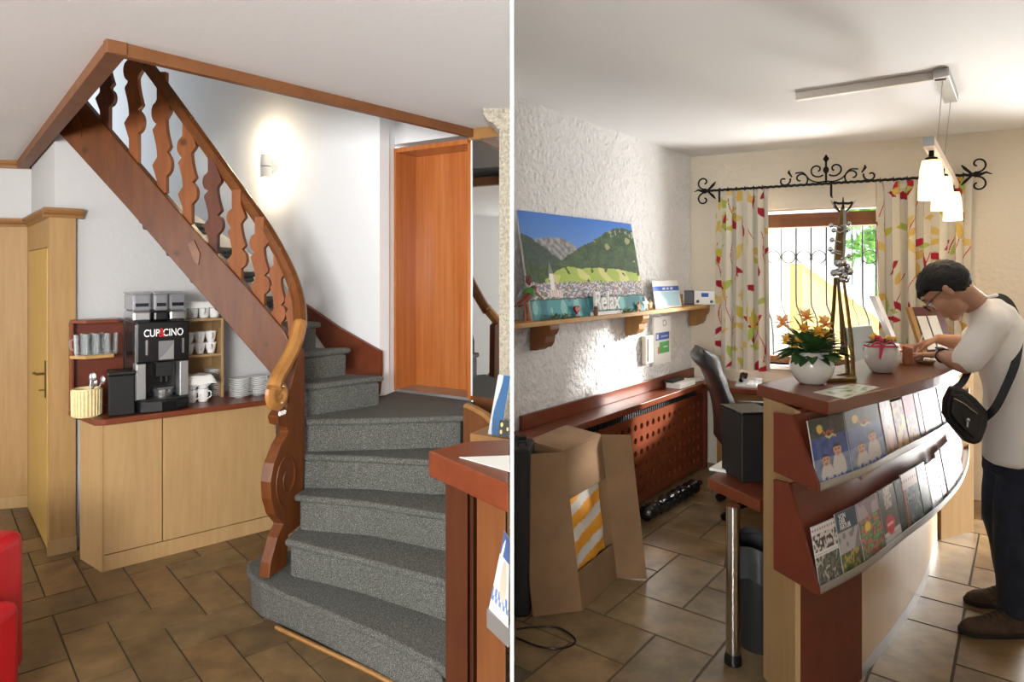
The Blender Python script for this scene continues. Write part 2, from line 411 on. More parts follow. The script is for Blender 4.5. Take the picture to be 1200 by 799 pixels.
# ================================================================== THE SETTING
def herringbone(name, o, dx, dy, ux, uy, test, cols, clip):
    """herringbone of 2:1 tiles as one mesh; tile tops lie at z = 0"""
    mb = MB(); rnd = random.Random(3); dx = Vector(dx).normalized() * ux; dy = Vector(dy).normalized() * uy; o = Vector(o); g = 0.022
    for x in range(-45, 46):
        for y in range(-45, 46):
            k = (x - y) % 4
            if k == 0: r = (x + g, x + 2 - g, y + g, y + 1 - g)
            elif k == 3: r = (x + g, x + 1 - g, y + g, y + 2 - g)
            else: continue
            q = [o + dx * a + dy * b for a, b in ((r[0], r[2]), (r[1], r[2]), (r[1], r[3]), (r[0], r[3]))]
            c = sum(q, Vector((0, 0))) / 4
            if not test(c): continue
            out = []
            for i in range(4):
                a, b = q[i], q[(i + 1) % 4]; ia, ib = clip(a.x), clip(b.x)
                if ia <= 0: out.append(a)
                if (ia < 0) != (ib < 0) and ia != ib: out.append(a + (b - a) * (ia / (ia - ib)))
            if len(out) < 3: continue
            f = rnd.uniform(0.82, 1.12); w2 = rnd.uniform(-0.06, 0.06); cc = lin(cols[rnd.randrange(len(cols))])
            mb.col = (cc[0] * f * (1 + w2), cc[1] * f, cc[2] * f * (1 - w2))
            mb.slab([(p.x, p.y) for p in out], -0.006, 0.0)
    ob = mb.build(name, M['tile'])
    return struct(ob)
TC = [(128, 106, 76), (120, 99, 70), (134, 108, 78), (118, 100, 72), (127, 100, 71)]
herringbone('floor_left', (-2.284, 3.224 + 0.0), (0.762, 0.648), (0.675, -0.737), 0.19, 0.245,
            lambda c: -4.6 < c.x < 0.2 and -1.0 < c.y < 5.4, TC, lambda x: x + 0.004)
TC2 = [(146, 124, 94), (138, 116, 86), (150, 128, 96), (142, 120, 90)]
herringbone('floor_right', (1.05, 3.52), (0.62, 0.78), (0.78, -0.62), 0.30, 0.28,
            lambda c: -0.2 < c.x < 4.3 and -1.0 < c.y < 6.2, TC2, lambda x: 0.004 - x)
struct(MB().box(-5.2, 4.6, -3.6, 7.0, -0.1, -0.005).build('floor', M['grout']))

ZL, ZR = 2.60, 2.756
A = P(125, 45, 2.487); A.z = ZL
B = P(15, 195, 4.9)
C = Vector((-0.214, 4.07, ZL))
# left ceiling, cut out around the stairwell
mb = MB()
def cei(poly):
    mb.prism([Vector(p) for p in poly], (0, 0, 0.12))
cei([A, C, (-0.004, 4.07, ZL), (-0.004, -3.6, ZL), (A.x, -3.6, ZL)])
mb.add([A, (A.x, -3.6, ZL), (-5.2, -3.6, ZL), B], [(0, 1, 2), (0, 2, 3)])
mb.add([B, (-5.2, -3.6, ZL), (-5.2, 4.9, B.z)], [(0, 1, 2)])
mb.add([v + Vector((0, 0, 0.12)) for v in (A, Vector((A.x, -3.6, ZL)), Vector((-5.2, -3.6, ZL)), B, Vector((-5.2, 4.9, B.z)))], [(0, 1, 2), (0, 2, 3), (3, 2, 4)])
struct(mb.build('ceiling_left', M['ceiling']))
struct(MB().box(0.004, 4.75, -3.6, 6.3, ZR, ZR + 0.1).build('ceiling_right', M['ceiling']))
# boards lining the stairwell opening
def hang(name, a, b, inn, h, mt, ins=0.05):
    a, b, inn = Vector(a), Vector(b), Vector(inn).normalized() * ins
    return struct(MB().prism([a + Vector((0, 0, 0.03)), a - Vector((0, 0, h)), a + inn - Vector((0, 0, h)), a + inn + Vector((0, 0, 0.03))], b - a).build(name, mt, bevel=0.003))
hang('trim_1', A, B, (0.73, 0.69, 0), 0.05, M['trim_brown'], 0.07)
hang('trim_2', A, C + (C - A).normalized() * 0.02, (-0.76, 0.65, 0), 0.052, M['trim_brown'], 0.04)

# --- wall behind the coffee counter
C1 = Vector((-2.779, 3.94, 0)); W1 = Plane(C1, (0.762, 0.648))
E1 = W1.s_at(332)
S0 = Vector((u(320) * 3.66, 3.66)); S1 = Vector((u(70) * 3.86, 3.86)); W5 = Plane(S1, S0 - S1)
if W5.n.y > 0: W5.n *= -1
low = [W5.hit(x, y, -0.04) for x, y in ((60, 143), (80, 166), (150, 242), (215, 317), (270, 379), (334, 452))]
tw = []
for p in low:                                      # straight back from the stringer's lower edge to the wall
    n_ = Vector((-W5.n.x, -W5.n.y)); q = W1.o - Vector((p.x, p.y)); den = n_.x * W1.n.x + n_.y * W1.n.y
    t_ = max(0.0, (q.x * W1.n.x + q.y * W1.n.y) / den); tw.append(Vector((p.x + n_.x * t_, p.y + n_.y * t_, p.z)))
pl = [W1.pt(0, 0, 0), W1.pt(E1, 0, 0), W1.pt(E1, 0, tw[-1].z)] + tw[::-1][1:] + [W1.pt(0, 0, tw[0].z)]
struct(MB().prism(pl, (-W1.n.x * 0.08, -W1.n.y * 0.08, 0)).build('wall_counter', M['dim_tone_white_wall']))
mb = MB()
for i in range(5): mb.prism([low[i], low[i + 1], tw[i + 1], tw[i]], (0, 0, 0.012))
struct(mb.build('ceiling_under_stairs', M['dim_tone_white_wall']))
# --- wall with the narrow door
W2 = Plane(C1, (-0.741, 0.81), flip=True); L2 = 1.098
pl = [W2.pt(0, 0, 0), W2.pt(L2, 0, 0), W2.pt(L2, 0, 2.56), W2.pt(0, 0, 2.56)]
struct(MB().prism(pl, (-W2.n.x * 0.09, -W2.n.y * 0.09, 0)).build('wall_side', M['dim_tone_white_wall']))
O3 = W2.pt(L2, 0, 0); W3 = Plane(O3, (-0.93, -0.25), flip=True)
if W3.n.y > 0: W3.n *= -1
struct(MB().prism([W3.pt(-0.1, 0, 0), W3.pt(1.9, 0, 0), W3.pt(1.9, 0, 2.56), W3.pt(-0.1, 0, 2.56)], (-W3.n.x * 0.09, -W3.n.y * 0.09, 0)).build('wall_back_left', M['dim_tone_white_wall']))
m = MB(); m.box(-5.3, -5.2, -3.6, -1.6, 0, 2.7); m.box(-5.3, -5.2, 1.2, 5.2, 0, 2.7); m.box(-5.3, -5.2, -1.6, 1.2, 2.25, 2.7); m.box(-5.3, -5.2, -1.6, 1.2, 0, .65)
struct(m.build('wall_far_left', M['dim_tone_white_wall']))
struct(MB().box(0.16, 0.24, -3.6, 0.1, 0, ZR).build('wall_lobby_baffle', M['dim_tone_white_wall']))  # added unseen wall, keeps the lobby light off the office side
struct(MB().box(-2.6, 4.6, -3.7, -3.6, 0, ZR).build('wall_front_baffle', M['dim_tone_white_wall']))  # unseen rear wall, added to keep sky light off the counter front
# oak panelling with crown moulding and skirting
ZC = 2.035
def crown(pa, pb, na, z, name):
    pr = [(0, 0), (0.03, 0), (0.034, 0.018), (0.05, 0.03), (0.058, 0.045), (0.058, 0.06), (0, 0.06)]
    a = [Vector((pa[0] + na[0] * x, pa[1] + na[1] * x, z + y)) for x, y in pr]
    return struct(MB().prism(a, Vector((pb[0] - pa[0], pb[1] - pa[1], 0))).build(name, M['oak_dark']))
sR = W1.s_at(88)
struct(MB(W3.frame()).box(0.0, 1.9, 0.0, 0.018, 0.0, ZC).build('trim_3', M['oak_panel']))
struct(MB(W3.frame()).box(0.0, 1.9, 0.018, 0.032, 0.0, 0.085).build('baseboard_back_left', M['beech']))
crown(W3.pt(0, 0, 0), W3.pt(1.9, 0, 0), W3.n, ZC, 'trim_4')
crown(W3.pt(0, 0, 0), W3.pt(1.9, 0, 0), W3.n, 2.46, 'trim_5')
D0, D1 = W2.s_at(64), W2.s_at(39)
m = MB(W2.frame())
m.box(-0.02, D0 + 0.06, 0, 0.025, 0, ZC); m.box(D1 - 0.02, L2, 0, 0.025, 0, ZC); m.box(D0 + 0.06, D1 - 0.02, 0, 0.025, 1.86, ZC)
struct(m.build('trim_6', M['oak_panel']))
crown(W2.pt(-0.03, 0, 0), W2.pt(L2, 0, 0), W2.n, ZC, 'trim_7')
struct(MB(W1.frame()).box(-0.03, sR, 0, 0.03, 0, ZC).build('trim_8', M['oak_panel']))
crown(W1.pt(-0.06, 0, 0), W1.pt(sR + 0.04, 0, 0), W1.n, ZC, 'trim_9')
struct(MB(W1.frame()).box(-0.04, sR + 0.004, 0.03, 0.042, 0, 0.09).build('baseboard_side', M['beech']))
# narrow cupboard door
d1 = MB(W2.frame()).box(D0 + 0.065, D1 - 0.025, 0.004, 0.03, 0.012, 1.855).build('door_1', M['yellow_door'], bevel=0.003)
struct(d1); d1['label'] = 'narrow yellow wooden cupboard door in the oak panelled corner'
hx = D0 + 0.12
MB(W2.frame()).box(hx - 0.012, hx + 0.012, 0.03, 0.036, 0.93, 1.16).build('lock_plate', M['bronze_dark'], d1, bevel=0.003)
mb = MB(W2.frame()); mb.tube([(hx, 0.03, 1.08), (hx, 0.075, 1.08), (hx + 0.03, 0.085, 1.085), (hx + 0.12, 0.08, 1.07)], [0.008, 0.008, 0.009, 0.006]); mb.tube([(hx, 0.03, 0.98), (hx, 0.06, 0.98), (hx + 0.04, 0.06, 0.975)], 0.005)
mb.build('door_handle', M['bronze'], d1, smooth=True)

# --- stairwell walls
W4 = Plane((-0.83, 4.22), (-0.85, 0.53), flip=True)
if W4.n.y > 0: W4.n *= -1
s445 = W4.s_at(445)
pl = [W4.pt(s445, 0, 0), W4.pt(4.4, 0, 0), W4.pt(4.4, 0, 4.2), W4.pt(s445, 0, 4.2)]
struct(MB().prism(pl, (-W4.n.x * 0.09, -W4.n.y * 0.09, 0)).build('wall_stairwell', M['lit_tone_wall']))
W6 = Plane((-0.795, 4.41), (0.543, -0.33)); 
if W6.n.y > 0: W6.n *= -1
LW6 = 0.635; q = W4.pt(s445, 0, 0)
# return beside the door in the lightened white, and the lintel over it
struct(MB().prism([(q.x, q.y, 0.6), (-0.795, 4.41, 0.6), (-0.795, 4.41, 4.2), (q.x, q.y, 4.2)], (-0.02, 0.08, 0)).build('wall_return', M['lit_tone_wall']))
DZ0, DZ1 = 0.905, 2.545
struct(MB(W6.frame()).box(-0.05, 0.95, -0.3, 0, DZ1 + 0.03, 4.2).build('wall_lintel', M['lit_tone_wall']))
struct(MB().box(-4.6, 0.0, 2.6, 7.2, 4.2, 4.3).build('ceiling_stairwell', M['dim_tone_white_wall']))
struct(MB().prism([A + Vector((0, 0, .13)), B + Vector((0, 0, .13)), B + Vector((0, 0, 1.6)), A + Vector((0, 0, 1.6))], (-0.06, -0.05, 0)).build('wall_upper_left', M['dim_tone_white_wall']))
struct(MB().prism([A + Vector((0, 0, .13)), C + Vector((0.2, .14, .13)), C + Vector((0.2, .14, 1.6)), A + Vector((0, 0, 1.6))], (0.05, -0.06, 0)).build('wall_upper_front', M['dim_tone_white_wall']))
# the flush brown door above the landing
m = MB(W6.frame()); R = 0.2
m.box(0.0, 0.022, -R, 0.015, DZ0, DZ1); m.box(LW6 - 0.022, LW6, -R, 0.015, DZ0, DZ1); m.box(0.0, LW6, -R, 0.015, DZ1 - 0.03, DZ1)
d2 = struct(m.build('door_2', M['door_brown'], bevel=0.002)); d2['label'] = 'tall flush brown wooden door at the landing of the stairs'
MB(W6.frame()).box(0.022, LW6 - 0.022, -R - 0.03, -R + 0.005, DZ0 + 0.012, DZ1 - 0.03).build('door_leaf', M['door_brown'], d2)
MB(W6.frame()).box(0.01, LW6 - 0.01, -R, 0.012, DZ0 - 0.01, DZ0 + 0.012).build('threshold', M['alu'], d2)
# wall that carries the mirror, stone pillar with its cut capital
struct(MB(W6.frame()).box(LW6, LW6 + 0.33, -0.3, -0.012, 0, DZ1 + 0.04).build('wall_mirror', M['brown_wood']))
Yp = 3.55; x0, x1 = u(585) * Yp, -0.0048
pil = MB().box(x0, x1, Yp, Yp + 0.12, 0, ZL)
zt = zat(122, Yp); zb = zat(150, Yp)
pil.prism([(u(566) * Yp, Yp - .005, ZL), (u(566) * Yp, Yp - .005, zat(133, Yp)), (u(572) * Yp, Yp - .005, zat(142, Yp)), (u(578) * Yp, Yp - .005, zat(144, Yp)), (u(584) * Yp, Yp - .005, zat(152, Yp)), (x1, Yp - .005, zat(152, Yp)), (x1, Yp - .005, ZL)], (0, 0.14, 0))
struct(pil.build('wall_pillar', M['stone']))
# --- added white divider, edge-on, parting the two views and their light
struct(MB().box(-0.0027, 0.0027, 1.02, 4.1, 0, ZR).build('wall_added_divider', M['white_matte']))

# --- office side
W9 = Plane((0.015, 3.876), (0.624, 0.782)); W8 = Plane((1.63, 5.9), (0.872, -0.49))
if W9.n.x < 0: W9.n *= -1
if W8.n.y > 0: W8.n *= -1
LW9 = (W8.o - W9.o).length
# rough plaster wall (real relief)
def rough(a, b):
    s = a * LW9; z = b * ZR
    n3 = noise.fractal(Vector((s * 13, z * 13, 0)), 0.7, 2.1, 4)
    return W9.pt(s - 0.012, 0.009 * n3, z)
mb = MB(); mb.grid(rough, 300, 260)
wl = struct(mb.build('wall_plaster', M['rough_plaster'], smooth=True))
e9 = W9.pt(LW9, 0, 0)
struct(MB().slab([(0.006, 3.90), (e9.x, e9.y + 0.02), (e9.x - 0.1, e9.y + 0.1), (0.006, 4.05)], 0, ZR).build('wall_plaster_core', M['rough_plaster']))
WS0, WS1, WZ0, WZ1 = 0.52, 1.78, 0.92, 2.245
m = MB(W8.frame())
m.box(-0.12, WS0, -0.3, 0, 0, ZR); m.box(WS1, 2.55, -0.3, 0, 0, ZR); m.box(2.55, 3.5, -0.3, 0, 2.1, ZR); m.box(3.5, 3.7, -0.3, 0, 0, ZR); m.box(WS0, WS1, -0.3, 0, 0, WZ0); m.box(WS0, WS1, -0.3, 0, WZ1, ZR)
struct(m.build('wall_window', M['cream_plaster']))
m = MB(); m.box(4.62, 4.72, -3.6, 4.2, 0, ZR)
struct(m.build('wall_right', M['cream_plaster']))
# window: wooden frame, roller-blind box, panes, sill
m = MB(W8.frame())
m.box(WS0, WS0 + 0.05, -0.22, -0.15, WZ0, WZ1); m.box(WS1 - 0.05, WS1, -0.22, -0.15, WZ0, WZ1); m.box(WS0, WS1, -0.22, -0.15, WZ0, WZ0 + 0.055)
wn = struct(m.build('window_1', M['trim_brown'], bevel=0.004))
mb = MB(W8.frame()); mb.box(WS0, WS1, -0.24, -0.10, WZ1 - 0.15, WZ1 - 0.035); mb.box(WS0, WS1, -0.10, -0.085, WZ1 - 0.085, WZ1 - 0.035)
mb.build('blind_box', M['trim_brown'], wn, bevel=0.004)
MB(W8.frame()).box(WS0 + 0.05, WS1 - 0.05, -0.19, -0.184, WZ0 + 0.055, WZ1 - 0.15).build('window_pane', M['pane'], wn)
MB(W8.frame()).box(WS0 - 0.02, WS1 + 0.02, -0.15, 0.05, WZ0 - 0.035, WZ0).build('window_sill', M['white'], wn, bevel=0.004)

# --- outdoors, beyond the window
struct(MB().box(0.5, 9, 5.0, 16, -0.12, -0.1).build('ground_outside', M['gravel']))
yw = 8.2
pts = [(940, 308), (1040, 381), (1040, 470), (940, 470)]
sw = MB().prism([P(x, y, yw) for x, y in pts], (0.1, 0.6, 0)).build('stair_wall', M['yellow_render'])
tag(sw, 'yellow rendered wall of an outside stair beyond the barred window', 'wall')
MB().prism([P(x, y, yw - 0.06) for x, y in ((940, 292), (1045, 368), (1045, 384), (940, 308))], (0.1, 0.5, 0)).build('coping', M['white_matte'], sw)
hw = MB()
hw.prism([P(x, y, 10.5) for x, y in ((880, 225), (958, 225), (958, 470), (880, 470))], (0.4, 1.5, 0))
hw = hw.build('neighbouring_house', M['pale_render']); tag(hw, 'pale washed out house wall across the yard, left half of the window', 'house')
mb = MB()
rr = random.Random(5)
for i in range(420):
    c = P(rr.uniform(1000, 1075), rr.uniform(225, 300), rr.uniform(11, 12.5)); r = rr.uniform(0.12, 0.22)
    ax = Vector((rr.uniform(-1, 1), rr.uniform(-1, 1), rr.uniform(-1, 1))).normalized(); ay = ax.orthogonal().normalized()
    mb.add([c, c + ax * r + ay * r * .4, c + ax * r * 2, c + ax * r - ay * r * .4], [(0, 1, 2, 3)])
mb.tube([Vector((6.87, 12, -0.1)), P(1035, 300, 12), P(1040, 250, 12)], [0.16, 0.13, 0.06])
bt = mb.build('garden_tree', M['garden']); tag(bt, 'leafy green tree beyond the outside stair, upper right of the window', 'tree')
# wrought iron window grille
gr = thing('window_grille', 'wrought iron belly grille with a row of rings outside the window', 'grille', W8.pt(1.1, -0.42, WZ0))
GO = -0.40
def gp(px, py, o=GO): return W8.hit(px, py, o)
for px in (897, 915.5, 933, 950.5, 968.5, 999, 1011, 1027, 1045):
    z = lambda yy: yy
    pts = [gp(px, 262), gp(px, 300), gp(px, 345), gp(px + 0.6, 358), gp(px + 4, 366, GO - .01), gp(px + 7, 374, GO - .03), gp(px + 9, 392, GO - .05), gp(px + 10, 432, GO - .05)]
    MB().tube(pts, 0.0075 if px not in (915.5, 999) else 0.004, 6).build('bar', M['iron'], gr, smooth=True)
for px in (906.5, 924, 941.7, 959.6, 1019, 1036):
    c = gp(px, 301); ex = Vector((W8.d.x, W8.d.y, 0)); ez = Vector((0, 0, 1))
    MB().tube([c + (ex * math.cos(a) + ez * math.sin(a)) * 0.056 for a in [2 * math.pi * k / 24 for k in range(24)]], 0.0045, 6, closed=True).build('ring', M['iron'], gr, smooth=True)
for px in (985, 1003, 965, 945):
    c = gp(px, 394, GO - .05); mb = MB()
    for sgn in (-1, 1):
        mb.tube(scroll(c + Vector((W8.d.x, W8.d.y, 0)) * 0.035 * sgn, 0.045, 0.008, math.pi / 2, math.pi / 2 + sgn * 7.5, (W8.d.x, W8.d.y, 0), (0, 0, 1)), 0.004, 6)
    mb.build('scroll', M['iron'], gr, smooth=True)
for py in (262, 432):
    MB().tube([gp(893, py), gp(1055, py)], 0.008, 6).build('crossbar', M['iron'], gr, smooth=True)
# ================================================================== LEFT HALF: STAIRCASE
st = thing('staircase', 'turning stair with grey carpeted steps, brown stringer, splat balusters and curved handrail', 'staircase', (-1.0, 3.3, 0))
def stepp(zt, zb, poly, front, name='step'):
    """poly: tread outline, front edge first (index list in front), carpet wraps the nosing"""
    mb = MB(); mb.slab(poly, zt - 0.035, zt)
    fr = [Vector((poly[i][0], poly[i][1], 0)) for i in front]
    cen = sum((Vector((p[0], p[1], 0)) for p in poly), Vector()) / len(poly)
    ins = []
    for p in poly:
        v = Vector((p[0], p[1], 0)); dv = (cen - v); ins.append(v + dv.normalized() * 0.03)
    mb.slab([(p.x, p.y) for p in ins], zb, zt - 0.034)
    return mb.build(name, M['carpet'], st, bevel=0.014, seg=3)
def xy(px, py, z): q = atz(px, py, z); return (q.x, q.y)
R_ = 0.18
# first step with its rounded left end
f1 = [xy(*p, R_) for p in ((512, 777), (440, 741), (365, 709), (325, 692), (300, 680), (290, 670), (289, 661), (297, 654), (312, 650))]
s1 = stepp(R_, 0.0, f1 + [(-1.12, 3.62), (-0.28, 3.3), (-0.24, 2.45)], range(9))
# brown edging strip at its foot
mb = MB(); rim = [Vector((p[0], p[1], 0.009)) + Vector((-.004, -.006, 0)) for p in f1[:4]]
mb.tube(smooth_path(rim, 5), 0.010, 6); mb.build('edging_strip', M['tan_wood'], st)
piv = [(-1.147, 3.265), (-1.093, 3.39), (-1.109, 3.513), (-1.117, 3.535)]
f = {2: [xy(333, 632, .36), xy(420, 653, .36), xy(514, 678, .36), (-0.25, 2.80)],
     3: [xy(344, 580, .54), xy(430, 588, .54), xy(512, 601, .54), (-0.27, 3.10)],
     4: [xy(344, 532, .72), xy(430, 535, .72), xy(512, 540, .72), (-0.28, 3.40)]}
back = [(-0.2, 3.75), (-1.1, 3.75)]
for k in (2, 3, 4): stepp(R_ * k, R_ * (k - 1) - 0.04, f[k] + [(-0.27, 3.66), (-1.08, 3.75)], range(3))
L = [xy(344, 492, .9), xy(450, 490, .9), xy(545, 487, .9)]
stepp(0.9, 0.5, L + [(-0.24, 4.06), (-0.79, 4.45), (-0.84, 4.26), (-1.15, 4.05)], range(3))
# upper flight rising to the left behind the stringer
inn = [(-1.17, 3.60), (-1.27, 3.66)]; far = [(xy(451, 440, 1.075)), xy(412, 407, 1.24), xy(377, 377, 1.40)]
zz = [1.075, 1.24, 1.40]
for k in range(3, 9): far.append((far[2][0] - 0.2 * (k - 2) * 0.85, far[2][1] + 0.2 * (k - 2) * 0.53)); zz.append(1.37 + 0.16 * (k - 2) - (0.14 if k > 3 else 0.05))
for k in range(2, 9): inn.append((-1.31 - 0.152 * (k - 2), 3.72 + 0.022 * (k - 2)))
for k in range(8):
    p = [inn[k], far[k], far[k + 1], (far[k + 1][0] - .06, far[k + 1][1] + .04), inn[k + 1]]
    stepp(zz[k], zz[k] - (0.2 if k < 3 else 0.07), p, [0, 1])
# skirting string on the stairwell wall
sk = [(449, 411), (449, 437), (446, 462), (430, 470), (360, 425), (270, 350), (225, 296), (225, 262), (270, 298), (310, 324), (362, 357), (400, 383)]
MB().prism([W4.hit(x, y, 0.004) for x, y in sk], (W4.n.x * 0.03, W4.n.y * 0.03, 0)).build('skirting', M['red_wood'], st, bevel=0.004)
# outer string on the right of the lower steps: a curved brown board
cv = [(543, 476), (553, 480), (565, 487), (575, 497), (581, 510), (584, 524)]
mb = MB(); top = []
for i, (x, y) in enumerate(cv):
    q = P(x, y, 3.64 - 0.055 * i); top.append(q)
for a, b in zip(top[:-1], top[1:]):
    t = Vector((0.045, 0.02, 0))
    mb.prism([a, b, Vector((b.x, b.y, 0.02)), Vector((a.x, a.y, 0.02))], t)
mb.build('outer_string', M['brown_wood'], st)
mb = MB(); mb.tube([p + Vector((0.02, 0.01, 0)) for p in top], 0.03, 6, flat=(0.6, 1)); mb.build('string_cap', M['tan_wood'], st)

# stringer
so = [(60, 146), (150, 245), (215, 320), (320, 441), (334, 462), (352, 470), (352, 430), (333, 388), (300, 349), (210, 249), (150, 179), (97, 117), (60, 75)]
pts = [W5.hit(x, y) for x, y in so]
mb = MB(); mb.prism(pts, (-W5.n.x * 0.05, -W5.n.y * 0.05, 0)); mb.build('stringer', M['pine_brown'], st, bevel=0.006)
for (cx, cy) in ((88, 146), (226, 295)):           # wedge-shaped tenon plugs let into the board
    MB().prism([W5.hit(cx + x, cy + y) for x, y in ((-6, -9), (2, -14), (9, 2), (7, 16), (2, 12))], (W5.n.x * 0.006, W5.n.y * 0.006, 0)).build('plug', M['pine_rail'], st, bevel=0.002)
# balusters: flat sawn splats
def half(t):
    pts = [(0, .27), (.14, .25), (.17, .36)]
    if t < .16: return .26
    if t < .36: return .26 + .30 * math.sqrt(max(0, 1 - ((t - .26) / .10) ** 2))
    if t < .42: return .24 + .26 * (t - .36) / .06
    if t < .68: return .50 - .26 * math.sin((t - .42) / .26 * math.pi / 2)
    if t < .75: return .24 + .27 * (t - .68) / .07
    if t < .90: return .51 - .27 * (t - .75) / .15
    return .24
bal = [(122, 52, 152), (156, 55, 190), (189, 84, 226), (219, 136, 262), (249, 182, 296), (277, 222, 332), (304, 254, 362), (325, 290, 392), (341, 325, 420)]
for i, (cx, y0, y1) in enumerate(bal):
    N = 44; w_ = 21 if i < 7 else (17 if i == 7 else 13)
    vis0 = [66, 65, 99, 143, 186, 229, 258, 296, 330][i]; vis1 = [140, 175, 225, 255, 290, 330, 360, 392, 418][i]
    vis0 = {0: 40, 1: 50}.get(i, vis0)
    left = []; right = []
    for k in range(N + 1):
        y = y0 + (y1 - y0) * k / N; t = (y - vis0) / (vis1 - vis0)
        tt = min(max(t, 0), 1)
        left.append((cx - half(tt) * w_, y)); right.append((cx + half(1 - tt) * w_, y))
    poly = [W5.hit(x, y, -0.015) for x, y in left + right[::-1]]
    MB().prism(poly, (-W5.n.x * 0.028, -W5.n.y * 0.028, 0)).build('baluster', M['pine_dark_baluster'] if i in (0, 4) else M['pine_baluster'], st)
# handrail, swept round to its scroll
hp = [(140, 36, 3.80), (165, 66, 3.79), (200, 113, 3.78), (240, 168, 3.77), (280, 223, 3.75), (313, 270, 3.72), (338, 316, 3.68), (350, 352, 3.62), (352, 385, 3.54)]
path = smooth_path([P(x, y, d) for x, y, d in hp], 6)
MB().tube(path, 0.052, 8, flat=(0.72, 0.72), up=(0, -1, 0.3)).build('handrail', M['pine_rail'], st, smooth=True)
hp = [(352, 378, 3.55), (346, 402, 3.46), (335, 425, 3.37), (325, 443, 3.28), (321, 455, 3.24)]
path = smooth_path([P(x, y, d) for x, y, d in hp], 6)
MB().tube(path, 0.05, 8, flat=(0.75, 0.75), up=(0, -1, 0.3)).build('handrail', M['rail_light'], st, smooth=True)
PN = Plane((-1.2, 3.22), (0.29, 0.957))
if PN.n.x < 0: PN.n *= -1
c = PN.hit(326, 462, 0.0); mb = MB()
mb.tube(scroll(c, 0.062, 0.012, math.radians(150), math.radians(150 + 560), (PN.d.x, PN.d.y, 0), (0, 0, 1), 34), [0.026 - 0.010 * i / 34 for i in range(35)], 8, flat=(1, 1.3), up=(PN.n.x, PN.n.y, 0))
mb.prism([c + Vector((PN.d.x * math.cos(a) * .05, PN.d.y * math.cos(a) * .05, math.sin(a) * .05)) - Vector((PN.n.x, PN.n.y, 0)) * 0.03 for a in [2 * math.pi * k / 20 for k in range(20)]], Vector((PN.n.x, PN.n.y, 0)) * 0.04)
mb.build('handrail_scroll', M['rail_light'], st, smooth=True)
# sawn newel plank
ne = [(315, 678), (317, 660), (325, 630), (332, 614), (323, 603), (318, 585), (317, 565), (321, 543), (329, 522), (338, 506), (336, 500), (327, 497), (325, 488), (330, 480), (336, 478), (338, 466), (344, 441), (352, 405), (357, 410), (358, 520), (356, 560), (355, 613), (338, 627), (336, 662)]
o = MB().prism([PN.hit(x, y) for x, y in ne], (-PN.n.x * 0.06, -PN.n.y * 0.06, 0)).build('newel_post', M['newel'], st, bevel=0.004)
mb = MB(); c = PN.hit(337, 560, 0.003)
mb.tube(scroll(c, 0.10, 0.02, math.radians(250), math.radians(250 - 520), (PN.d.x, PN.d.y, 0), (0, 0, 1.5), 40), 0.005, 5); mb.build('carved_spiral', M['newel'], o, smooth=True)
mb = MB(); c = PN.hit(331, 486, 0.01); mb.tube([c + Vector((0, 0, .01)) + Vector((PN.d.x * math.cos(a), PN.d.y * math.cos(a), .3 * math.sin(3 * a))) * .025 for a in [k / 3 for k in range(18)]], 0.006, 5); mb.build('white_cord', M['cloth'], o, smooth=True)

# ================================================================== LEFT HALF: COFFEE CORNER
ZT = 0.87
def cxy(px, py): q = atz(px, py, ZT); return (q.x, q.y)
fA = Vector((-2.322, 3.691)); fB = Vector((-1.632, 4.278)); fd = (fB - fA).normalized(); fn = Vector((-fd.y, fd.x))
lb = Vector((-2.362 - 0.205, 3.87))
CB = thing('counter_cabinet', 'low light beech cupboard under the red worktop with the coffee machine', 'cabinet', (-2.1, 4.0, 0))
fE = fA + fd * 0.98
m = MB(); m.slab([fA + fn * 0.02, fE + fn * 0.02, fE + fn * 0.30, lb + fd * 0.30 + fn * .02, lb], 0.0, 0.836); m.build('body', M['beech'], CB)
s193 = 0.30
for a, b in ((0.0, s193 - 0.003), (s193 + 0.003, 0.98)):
    MB(frame((fA.x, fA.y, 0), fd)).box(a, b, 0.0, 0.02, 0.095, 0.832).build('door', M['beech'], CB, bevel=0.002)
MB(frame((fA.x, fA.y, 0), fd)).box(0.0, 0.98, 0.001, 0.02, 0.0, 0.09).build('plinth', M['beech'], CB)
sd = (lb - fA)
MB().prism([(fA.x, fA.y, 0), (lb.x, lb.y, 0), (lb.x, lb.y, .834), (fA.x, fA.y, .834)], (-0.006, -0.008, 0)).build('side_panel', M['beech'], CB)
wt = [cxy(80, 480.5), cxy(110, 492), cxy(124, 491.5), cxy(322, 467.5)]
bk = [W1.pt(W1.s_at(x), 0.004, 0) for x in (322, 92)]
sE = W1.s_at(318)
wk = MB().slab(wt + [(bk[0].x - .1, bk[0].y - .1), (W1.pt(sR + .02, 0.05, 0).x, W1.pt(sR + .02, 0.05, 0).y)], ZT - 0.034, ZT).build('worktop', M['red_wood'], bevel=0.005)
tag(wk, 'red brown worktop with a clipped corner on the coffee cupboard', 'worktop')

